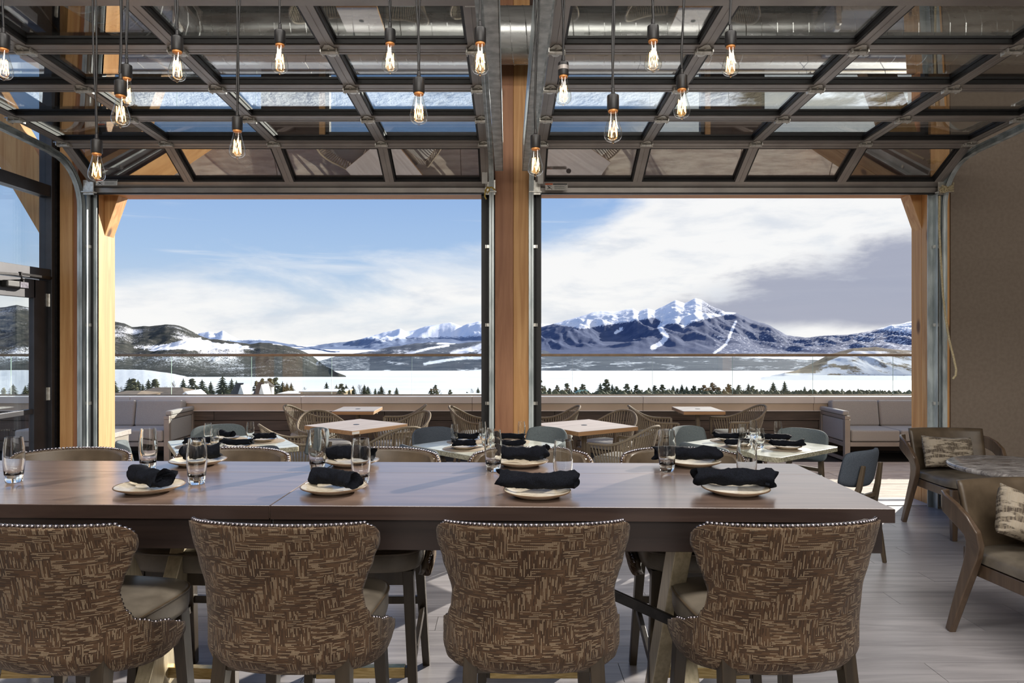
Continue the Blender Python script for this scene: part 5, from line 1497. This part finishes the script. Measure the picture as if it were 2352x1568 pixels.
for ti, ((cx_, cy_), rot, nm) in enumerate(ST):
    for q in range(4):
        a = R(rot + 90 * q); wh = WHN[nm][rot + 90 * q]
        px_, py_ = cx_ + 0.255 * math.cos(a), cy_ + 0.255 * math.sin(a)
        if pm_proto is None:
            pm_proto = MB().lathe([(0.165, 0.0), (0.166, 0.0012), (0.164, 0.0024)], 48).build('placemat', M['placemat'], None, smooth=40); tag(pm_proto, 'p', 'placemat'); pmx = pm_proto
        else:
            pmx = pm_proto.copy(); COL.objects.link(pmx)
        pmx.location = (px_, py_, SZ); pmx['label'] = 'round taupe placemat at the %s side of the %s stone table' % (wh, nm); pmx['group'] = 'placemats on the stone tables'
        place(plate_s, pc > 0, (px_, py_, SZ + 0.0026), 0, 'small cream plate on the %s placemat of the %s stone table' % (wh, nm), 'plates on the stone tables')
        pc += 1
        rz, L = NR[nm][q]
        n_ = make_napkin(20 + ti * 4 + q, L, 0.026, False, bend=0.004)
        n_.location = (px_, py_, SZ + 0.0026 + 0.0095 + 0.007); n_.rotation_euler = (0, 0, R(rz)); n_['label'] = 'black napkin roll on the %s plate of the %s stone table' % (wh, nm); n_['group'] = 'napkin rolls on the stone tables'
GS = [(478, 1014, 'rear one of the overlapping pair of small tumblers on the left stone table'), (493, 1029, 'front one of the overlapping pair of small tumblers on the left stone table'), (575, 1010, 'small tumbler standing alone on the right half of the left stone table'),
      (1044, 1018, 'small tumbler left of centre on the middle stone table'), (1108, 1010, 'rear one of the paired small tumblers before the column'), (1115, 1027, 'front one of the paired small tumblers before the column'), (1198, 1009, 'small tumbler in front of the right half of the column base'),
      (1705, 1017, 'leftmost small tumbler on the right stone table'), (1730, 1006, 'rearmost small tumbler on the right stone table'), (1746, 1029, 'foremost small tumbler on the right stone table'), (1787, 1009, 'small tumbler standing apart at the right of the right stone table')]
for i, (px, py, lb) in enumerate(GS):
    x, y = onz(px, py - 2, SZ)
    place(tum_s, i > 0, (x, y, SZ + 0.0005), i * .5, 'clear ' + lb, 'tumblers on the stone tables')

# ---- lounge armchairs on the right (face -y)
def make_armchair():
    root = empty('armchair'); tag(root, 'armchair', 'armchair')
    W2 = 0.305
    # built facing +y
    s_ = MB().superring([(W2 - .02, 0.285, 0.405), (W2, 0.30, 0.415), (W2, 0.30, 0.455), (W2 - .012, 0.29, 0.475), (W2 - .10, 0.2, 0.492), (0.03, 0.03, 0.498)], 5, 56, (0, 0.0, 0))
    s_.build('seat', M['leather'], root, smooth=60)
    MB().box(-W2 + .005, W2 - .005, -0.27, 0.29, 0.335, 0.405).build('seat_frame', M['armwood'], root, bevel=0.005)
    rows_o = []; rows_i = []
    for j in range(13):
        v = j / 12; z = 0.44 + 0.385 * v
        ro = []; ri = []
        for i in range(25):
            u = -1 + 2 * i / 24; e = max(abs(u), abs(v - .5) * 2)
            th = 0.028 * (1 - 0.5 * e ** 10)
            x = u * (0.315 - 0.012 * (1 - v)); y0 = -0.285 - 0.09 * v + 0.06 * u * u
            ro.append(Vector((x, y0 - th, z))); ri.append(Vector((x, y0 + th, z)))
        rows_o.append(ro); rows_i.append(ri)
    b = slab(rows_o, rows_i, [[(p[0], p[2]) for p in r_] for r_ in rows_o]).build('backrest', M['leather_brown'], root, smooth=50); weld(b)
    for sx in (-1, 1):
        pts = [(0.30, -0.40, 0.715), (0.345, -0.385, 0.71), (0.375, -0.33, 0.70), (0.388, -0.25, 0.675), (0.388, -0.18, 0.635), (0.375, -0.14, 0.585), (0.355, -0.145, 0.53), (0.340, -0.17, 0.46), (0.335, -0.20, 0.38), (0.345, -0.25, 0.22), (0.362, -0.31, 0.0)]
        P_ = [(sx * a, b_, c) for a, b_, c in pts]
        hs = [0.095, 0.10, 0.105, 0.105, 0.10, 0.095, 0.085, 0.078, 0.07, 0.058, 0.042]
        ws = [0.022, 0.022, 0.024, 0.026, 0.03, 0.034, 0.038, 0.042, 0.044, 0.042, 0.036]
        # the first points run sideways: give the section a vertical height
        m = MB(); n = len(P_); vs = []
        for i in range(n):
            p = Vector(P_[i]); t = (Vector(P_[min(i + 1, n - 1)]) - Vector(P_[max(i - 1, 0)])).normalized()
            k = min(1.0, max(0.0, (i - 2) / 3.0))
            hv = (Vector((0, 0, 1)) * (1 - k) + Vector((0, 1, 0.25)).normalized() * k)
            hv = (hv - t * hv.dot(t)).normalized(); wv = t.cross(hv).normalized()
            for a, b_ in ((-1, -1), (1, -1), (1, 1), (-1, 1)):
                vs.append(p + wv * a * ws[i] / 2 + hv * b_ * hs[i] / 2)
        fs = []
        for i in range(n - 1):
            for k in range(4): fs.append((i * 4 + k, i * 4 + (k + 1) % 4, i * 4 + 4 + (k + 1) % 4, i * 4 + 4 + k))
        fs += [(3, 2, 1, 0), tuple(range(4 * n - 4, 4 * n))]
        m.add(vs, fs); m.build('arm_and_rear_leg', M['armwood'], root, smooth=35, bevel=0.006)
        MB().bar((sx * 0.275, 0.262, 0.36), (sx * 0.283, 0.275, 0.0), 0.055, 0.055, (1, 0, 0), 0.038, 0.038).build('front_leg', M['armwood'], root, bevel=0.004)
    MB().box(-0.27, 0.27, -0.33, -0.29, 0.36, 0.46).build('back_rail', M['armwood'], root, bevel=0.004)
    return root
arm = make_armchair()
place(arm, False, (3.86, 5.72, 0), R(180 - 2), 'taupe leather armchair with a patterned cushion beside the right jamb post', 'leather armchairs with curved timber arms')
place(arm, True, (2.84, 3.50, 0), R(180 + 6), 'nearest taupe leather armchair cut off by the right edge', 'leather armchairs with curved timber arms')
def make_pillow(w_=0.44, h_=0.27, t_=0.075):
    rows = []; rows2 = []; n = 26; m_ = 16
    for j in range(m_ + 1):
        v = -1 + 2 * j / m_; r1 = []; r2 = []
        for i in range(n + 1):
            u = -1 + 2 * i / n
            k = max(0.0, (1 - u ** 4)) ** 0.5 * max(0.0, (1 - v ** 4)) ** 0.5
            x = u * w_ / 2 * (1 - 0.05 * (1 - v * v)); z = v * h_ / 2 * (1 - 0.08 * (1 - u * u))
            d_ = t_ * k * (1 + 0.12 * noise.noise(Vector((u * 2, v * 2, 1)))) + 0.004
            r1.append(Vector((x, d_, z))); r2.append(Vector((x, -d_, z)))
        rows.append(r1); rows2.append(r2)
    o = slab(rows, rows2, [[(p[0], p[2]) for p in r_] for r_ in rows]).build('throw_pillow', M['pillow'], None, smooth=75); weld(o)
    return o
p1 = make_pillow(); p1.location = (Xp(2176, 5.85), 5.84, 0.645); p1.rotation_euler = (R(-16), R(3), R(4)); tag(p1, 'woven lumbar cushion leaning in the armchair beside the jamb post', 'cushion', 'woven cushions in the armchairs')
p2 = p1.copy(); COL.objects.link(p2); p2.location = (2.79, 3.62, 0.64); p2.rotation_euler = (R(-18), R(22), R(8)); p2['label'] = 'woven lumbar cushion in the nearest armchair, cut off at right'
# round marble table
rt = empty('round_table', (3.50, 4.62, 0)); tag(rt, 'round smoky marble table between the two armchairs', 'table')
MB().lathe([(0.41, 0.715), (0.443, 0.722), (0.45, 0.735), (0.445, 0.748), (0.43, 0.753), (0.0, 0.754)], 64).build('table_top', M['marble'], rt, smooth=60)
MB().lathe([(0.22, 0.0), (0.22, 0.012), (0.035, 0.03), (0.03, 0.69), (0.16, 0.712)], 32).build('pedestal', M['black_metal'], rt, smooth=40)

# ---- terrace: teak tables, rope chairs, sofas
def teak_table(w_, d_, name='teak_table', nslat=0):
    root = empty(name); tag(root, 'table', 'table')
    t = MB(); t.box(-w_ / 2, w_ / 2, -d_ / 2, d_ / 2, 0.68, 0.7195)
    t.build('table_edge', M['teak_edge'], root, bevel=0.003)
    MB().box(-w_ / 2 + .002, w_ / 2 - .002, -d_ / 2 + .002, d_ / 2 - .002, 0.719, 0.7215).build('table_top', M['teak'], root)
    MB().lathe([(0.032, 0.0), (0.032, 0.0018)], 20, (0, 0, 0.7215)).build('parasol_hole', M['black_metal'], root)
    MB().lathe([(0.03, 0.02), (0.03, 0.68)], 16).build('pedestal', M['ropeframe'], root, smooth=40)
    MB().box(-0.24, 0.24, -0.24, 0.24, 0.0, 0.015).build('base_plate', M['ropeframe'], root, bevel=0.003)
    MB().bar((-.25, 0, 0.67), (.25, 0, 0.67), 0.04, 0.02, (0, 1, 0)).build('top_bracket', M['ropeframe'], root)
    return root
tk = teak_table(0.75, 0.75)
place(tk, False, (-1.58, 7.15, 0), R(53), 'square weathered teak table in the left opening, turned cornerwise', 'cornerwise terrace tables')
tk2 = teak_table(0.78, 0.78)
place(tk2, False, (0.80, 7.10, 0), R(33), 'square weathered teak table just right of the column, turned cornerwise', 'cornerwise terrace tables')
tg = MB().box(-0.045, 0.045, -0.002, 0.0, -0.012, 0.012).build('edge_label', M['sticker'], tk)
tg.location = (-0.33, -0.3765, 0.70)
tk3 = teak_table(0.52, 0.62)
place(tk3, False, (-1.92, 8.78, 0), 0, 'small teak table against the parapet in the left opening', 'teak tables against the parapet')
place(tk3, True, (2.45, 8.78, 0), 0, 'small teak table against the parapet in the right opening', 'teak tables against the parapet')
def make_rope_chair():
    root = empty('rope_chair'); tag(root, 'chair', 'chair')
    n = 60
    def rim(t, lvl):   # t -1..1 around from left arm front over the back to right arm front
        a = t * R(125)
        k = min(1, abs(t))
        zt_ = 0.60 + 0.18 * (0.5 + 0.5 * math.cos(math.pi * min(1.0, k / 0.80)))
        x = 0.30 * math.copysign(abs(math.sin(a)) ** 0.85, a) if abs(a) < R(90) else math.copysign(0.30, a)
        y = -0.30 * math.cos(a) if abs(a) < R(90) else 0.22 * (abs(a) - R(90)) / R(35)
        if lvl == 1: return Vector((x, y - 0.05 * (1 - k), zt_))
        return Vector((x * 0.84, y * 0.80, 0.405))
    top = [rim(-1 + 2 * i / n, 1) for i in range(n + 1)]; bot = [rim(-1 + 2 * i / n, 0) for i in range(n + 1)]
    MB().tube(top, 0.013, 8).build('top_rim', M['rope'], root, smooth=60)
    fr = MB().tube(bot, 0.014, 8)
    fr.bar(top[0] + Vector((0, 0, -.0)), (top[0].x * .9, top[0].y + 0.01, 0.36), 0.024, 0.03, (1, 0, 0)); fr.bar(top[-1], (top[-1].x * .9, top[-1].y + 0.01, 0.36), 0.024, 0.03, (1, 0, 0))
    fr.build('frame', M['ropeframe'], root, smooth=50)
    rp_ = MB()
    q = 44
    for i in range(q):
        t = -0.965 + 1.93 * i / (q - 1)
        a = rim(t, 1); b = rim(t * 0.985, 0)
        tang = (rim(t + .01, 1) - rim(t - .01, 1)).normalized()
        mid = (a + b) / 2 + Vector((b.x - a.x, b.y - a.y, 0)) * -0.06
        rp_.sweep([a, mid, b], 0.013, 0.0035, tang)
    o = rp_.build('rope_weave', M['rope'], root); o['kind'] = 'stuff'; o['label'] = 'row of flat taupe rope straps'
    MB().box(-0.25, 0.25, -0.23, 0.25, 0.345, 0.385).build('seat_frame', M['ropeframe'], root, bevel=0.004)
    MB().superring([(0.235, 0.225, 0.392), (0.25, 0.24, 0.40), (0.25, 0.24, 0.44), (0.235, 0.225, 0.458), (0.1, 0.1, 0.462)], 5, 40, (0, 0.01, 0)).build('cushion', M['cushion'], root, smooth=60)
    for sx in (-1, 1):
        MB().bar((sx * 0.235, 0.235, 0.36), (sx * 0.26, 0.27, 0.0), 0.036, 0.036, (1, 0, 0), 0.028, 0.028).build('leg', M['ropeframe'], root, bevel=0.003)
        MB().bar((sx * 0.22, -0.21, 0.36), (sx * 0.25, -0.27, 0.0), 0.036, 0.036, (1, 0, 0), 0.028, 0.028).build('leg', M['ropeframe'], root, bevel=0.003)
    return root
rc = make_rope_chair()
# (px of centre, Y of centre, direction the chair faces in degrees ccw from +x, label)
RCS = [((718, 8.62), -2, 'rope chair at the parapet, left of the left parapet table'), ((915, 8.66), 182, 'rope chair at the parapet, right of the left parapet table'),
       ((1096, 8.50), -4, 'rope chair at the parapet just left of the column'), ((1268, 8.55), 184, 'rope chair at the parapet just right of the column'),
       ((1508, 8.55), -5, 'rope chair at the parapet, left of the right parapet table'), ((1693, 8.62), 186, 'rope chair at the parapet, right of the right parapet table'),
       ((748, 7.72), -55, 'rope chair behind the left cornerwise table, open side to the camera'), ((918, 7.70), 217, 'rope chair behind the right corner of the left cornerwise table'),
       ((680, 6.78), 28, 'rope chair in front-left of the left cornerwise table, behind the left stone table'), ((898, 6.72), 128, 'rope chair in front-right of the left cornerwise table, back to the camera'),
       ((1231, 7.28), -8, 'rope chair immediately right of the column foot'), ((1395, 7.80), 222, 'rope chair behind the right corner of the right cornerwise table'),
       ((1432, 6.74), 142, 'rope chair in front-right of the right cornerwise table, back to the camera'), ((1206, 8.02), -60, 'rope chair mostly hidden behind the column')]
for i, ((px, Y), fd, lb) in enumerate(RCS):
    place(rc, i > 0, (Xp(px, Y), Y, 0), R(fd - 90), 'taupe ' + lb, 'rope chairs on the terrace')
def sofa(name, x0, sgn, label):
    """x0: outer plane of the visible arm; the sofa runs outwards (sgn)"""
    root = empty(name, (x0, 9.05, 0)); tag(root, label, 'sofa', 'grey terrace sofas')
    s_ = sgn; D_ = 0.74; Wd = 2.2
    def bx(a, b, c, d, e, f): return (min(a * s_, b * s_), max(a * s_, b * s_), c, d, e, f)
    f = MB()
    f.box(*bx(0, 0.07, 0, 0.06, 0, 0.553)); f.box(*bx(0, 0.07, D_ - .06, D_, 0, 0.553)); f.box(*bx(-0.001, 0.071, -0.001, D_ + .001, 0.555, 0.60))
    f.box(*bx(0.004, 0.066, 0.062, D_ - .062, 0.001, 0.035)); f.box(*bx(0.004, 0.066, 0.062, D_ - .062, 0.19, 0.25))
    f.box(*bx(0.072, Wd - .072, 0.003, 0.057, 0.195, 0.252)); f.box(*bx(0.072, Wd - .072, D_ - .057, D_ - .003, 0.195, 0.252)); f.box(*bx(0.07, Wd, 0.06, D_ - .06, 0.225, 0.25))
    f.box(*bx(Wd - .07, Wd, 0, 0.06, 0, 0.255)); f.box(*bx(Wd - .07, Wd, D_ - .06, D_, 0, 0.255)); f.box(*bx(0.07, Wd, D_ - .05, D_ - .01, 0.25, 0.55))
    f.build('frame', M['sofaframe'], root, bevel=0.004)
    MB().box(*bx(-0.012, 0.075, 0.03, D_ - .01, 0.602, 0.665)).build('arm_pad', M['cushion2'], root, bevel=0.022, seg=4)
    MB().box(*bx(0.006, 0.078, 0.066, D_ - .066, 0.256, 0.55)).build('side_cushion', M['cushion2'], root, bevel=0.02, seg=3)
    for k in range(3):
        a = 0.09 + k * 0.66; b = a + 0.65
        MB().box(*bx(a, b, 0.01, 0.55, 0.258, 0.41)).build('seat_cushion', M['cushion2'], root, bevel=0.025, seg=4)
        m = MB(Matrix.Translation((0, 0.56, 0.40)) @ Matrix.Rotation(R(-9), 4, 'X')); m.box(*bx(a, b, -0.06, 0.09, 0.0, 0.36)); m.build('back_cushion', M['cushion2'], root, bevel=0.03, seg=4)
    return root
sofa('terrace_sofa', Xp(1941, 9.05), 1, 'grey cushioned terrace sofa with taupe frame beside the right jamb post')
sofa('terrace_sofa', Xp(388, 9.05) + 0.0, -1, 'grey cushioned terrace sofa with taupe frame beside the left jamb post')
# low side table at the left jamb, only its end shows
o = empty('side_table', (-4.86, 8.2, 0)); tag(o, 'low grey timber side table showing past the left jamb post', 'table')
MB().box(-0.35, 0.18, -0.3, 0.3, 0.44, 0.50).build('table_top', M['teak'], o, bevel=0.004)
MB().box(-0.33, 0.16, -0.28, 0.28, 0.0, 0.44).build('table_body', M['sofaframe'], o, bevel=0.004)

# ================================================================ PENDANTS
def make_pendant():
    root = empty('pendant_lamp'); tag(root, 'lamp', 'lamp')
    # origin at the top of the socket; the bulb hangs down
    MB().lathe([(0.006, 0.026), (0.007, 0.008), (0.014, 0.002), (0.0205, -0.001), (0.0212, -0.005), (0.0212, -0.050), (0.020, -0.053), (0.0, -0.053)], 28).build('socket', M['black_plastic'], root, smooth=40)
    MB().lathe([(0.0175, -0.053), (0.0175, -0.059), (0.0150, -0.061), (0.0, -0.061)], 24).build('collar', M['collar'], root, smooth=40)
    prof = [(0.0145, -0.058), (0.0155, -0.066), (0.0180, -0.078), (0.0215, -0.093), (0.0258, -0.108), (0.0298, -0.122), (0.0320, -0.134), (0.0320, -0.143), (0.0298, -0.152), (0.0230, -0.1605), (0.0130, -0.165), (0.0045, -0.167), (0.0025, -0.172), (0.0, -0.173)]
    b = MB().lathe(prof, 32); bl = b.build('bulb', M['bulb'], root, smooth=80)
    MB().lathe([(0.0085, -0.060), (0.0055, -0.074), (0.0026, -0.079), (0.0022, -0.092), (0.004, -0.095), (0.0, -0.097)], 12).build('glass_stem', M['bulb'], bl, smooth=60)
    f = MB(); pts = []
    nn = 10
    for k in range(nn):
        a = 2 * math.pi * k / nn; r_ = 0.0125 + (0.004 if k % 2 else 0)
        z = -0.146 if k % 2 else -0.094
        pts.append((r_ * math.cos(a), r_ * math.sin(a), z))
    for k in range(nn): f.tube([pts[k], pts[(k + 1) % nn]], 0.0012, 5)
    f.build('filament', M['filament'], bl)
    return root
pend = make_pendant()
# px, socket-top y, bulb-bottom y, bulb width
PL = [(8, 80, 183, 'bulb pendant cut by the left edge of the picture'), (222, 322, 417, 'lowest bulb pendant at far left, by the curved door track'), (277, 186, 291, 'front one of the overlapping pair of bulb pendants at left'),
      (291, 150, 243, 'rear one of the overlapping pair of bulb pendants at left'), (407, 85, 187, 'high bulb pendant right of the overlapping pair'), (545, 270, 363, 'low bulb pendant between the high ones left of centre'),
      (643, 71, 169, 'high bulb pendant midway over the left garage door'), (896, 68, 167, 'high bulb pendant in the right half of the left door'), (962, 180, 286, 'lower bulb pendant beside the high one, left of the column'),
      (1103, 65, 172, 'high bulb pendant hanging just left of the column'), (1230, 311, 404, 'lowest bulb pendant just right of the column'), (1294, 144, 240, 'bulb pendant with a pale band on its socket right of the column'),
      (1408, 219, 327, 'low bulb pendant over the left part of the right door'), (1500, 60, 165, 'high bulb pendant over the middle of the right door'), (1566, 174, 272, 'lower bulb pendant beside the two high ones at right'),
      (1678, 74, 175, 'rightmost bulb pendant, hanging high')]
cordmats = M['black_plastic']
rnd = random.Random(21)
for i, (px, yt, yb_, lb) in enumerate(PL):
    Y = 0.173 / ((yb_ - yt) / F) * 0.97
    o = place(pend, i > 0, (Xp(px, Y), Y, Zp(yt, Y)), rnd.uniform(0, 6), 'bare amber filament ' + lb.replace('bulb ', ''), 'bare filament pendants on black cords')
    zt_ = 5.3 - o.location.z
    n = 14; ph = rnd.uniform(0, 6)
    tx = {222: 0.03, 1230: -0.03, 545: 0.012, 962: -0.03, 643: 0.01, 8: 0.05}.get(px, rnd.uniform(-.015, .015))
    pts = [(tx * (k / n) * 1.0 + 0.006 * math.sin(ph + k * 0.9) * (k > 0), 0.004 * math.cos(ph + k), 0.028 + (zt_ - 0.03) * (k / n) ** 1.3) for k in range(n + 1)]
    c = MB().tube(pts, 0.0038, 7).build('cord', cordmats, o, smooth=60)
    MB().lathe([(0.05, zt_ - 0.022), (0.05, zt_)], 20, (pts[-1][0], pts[-1][1], 0)).build('canopy', M['black_metal'], o, smooth=40)
    if px == 1294:
        MB().lathe([(0.0215, -0.014), (0.0215, -0.030)], 24).build('pale_band', M['alu'], o, smooth=40)
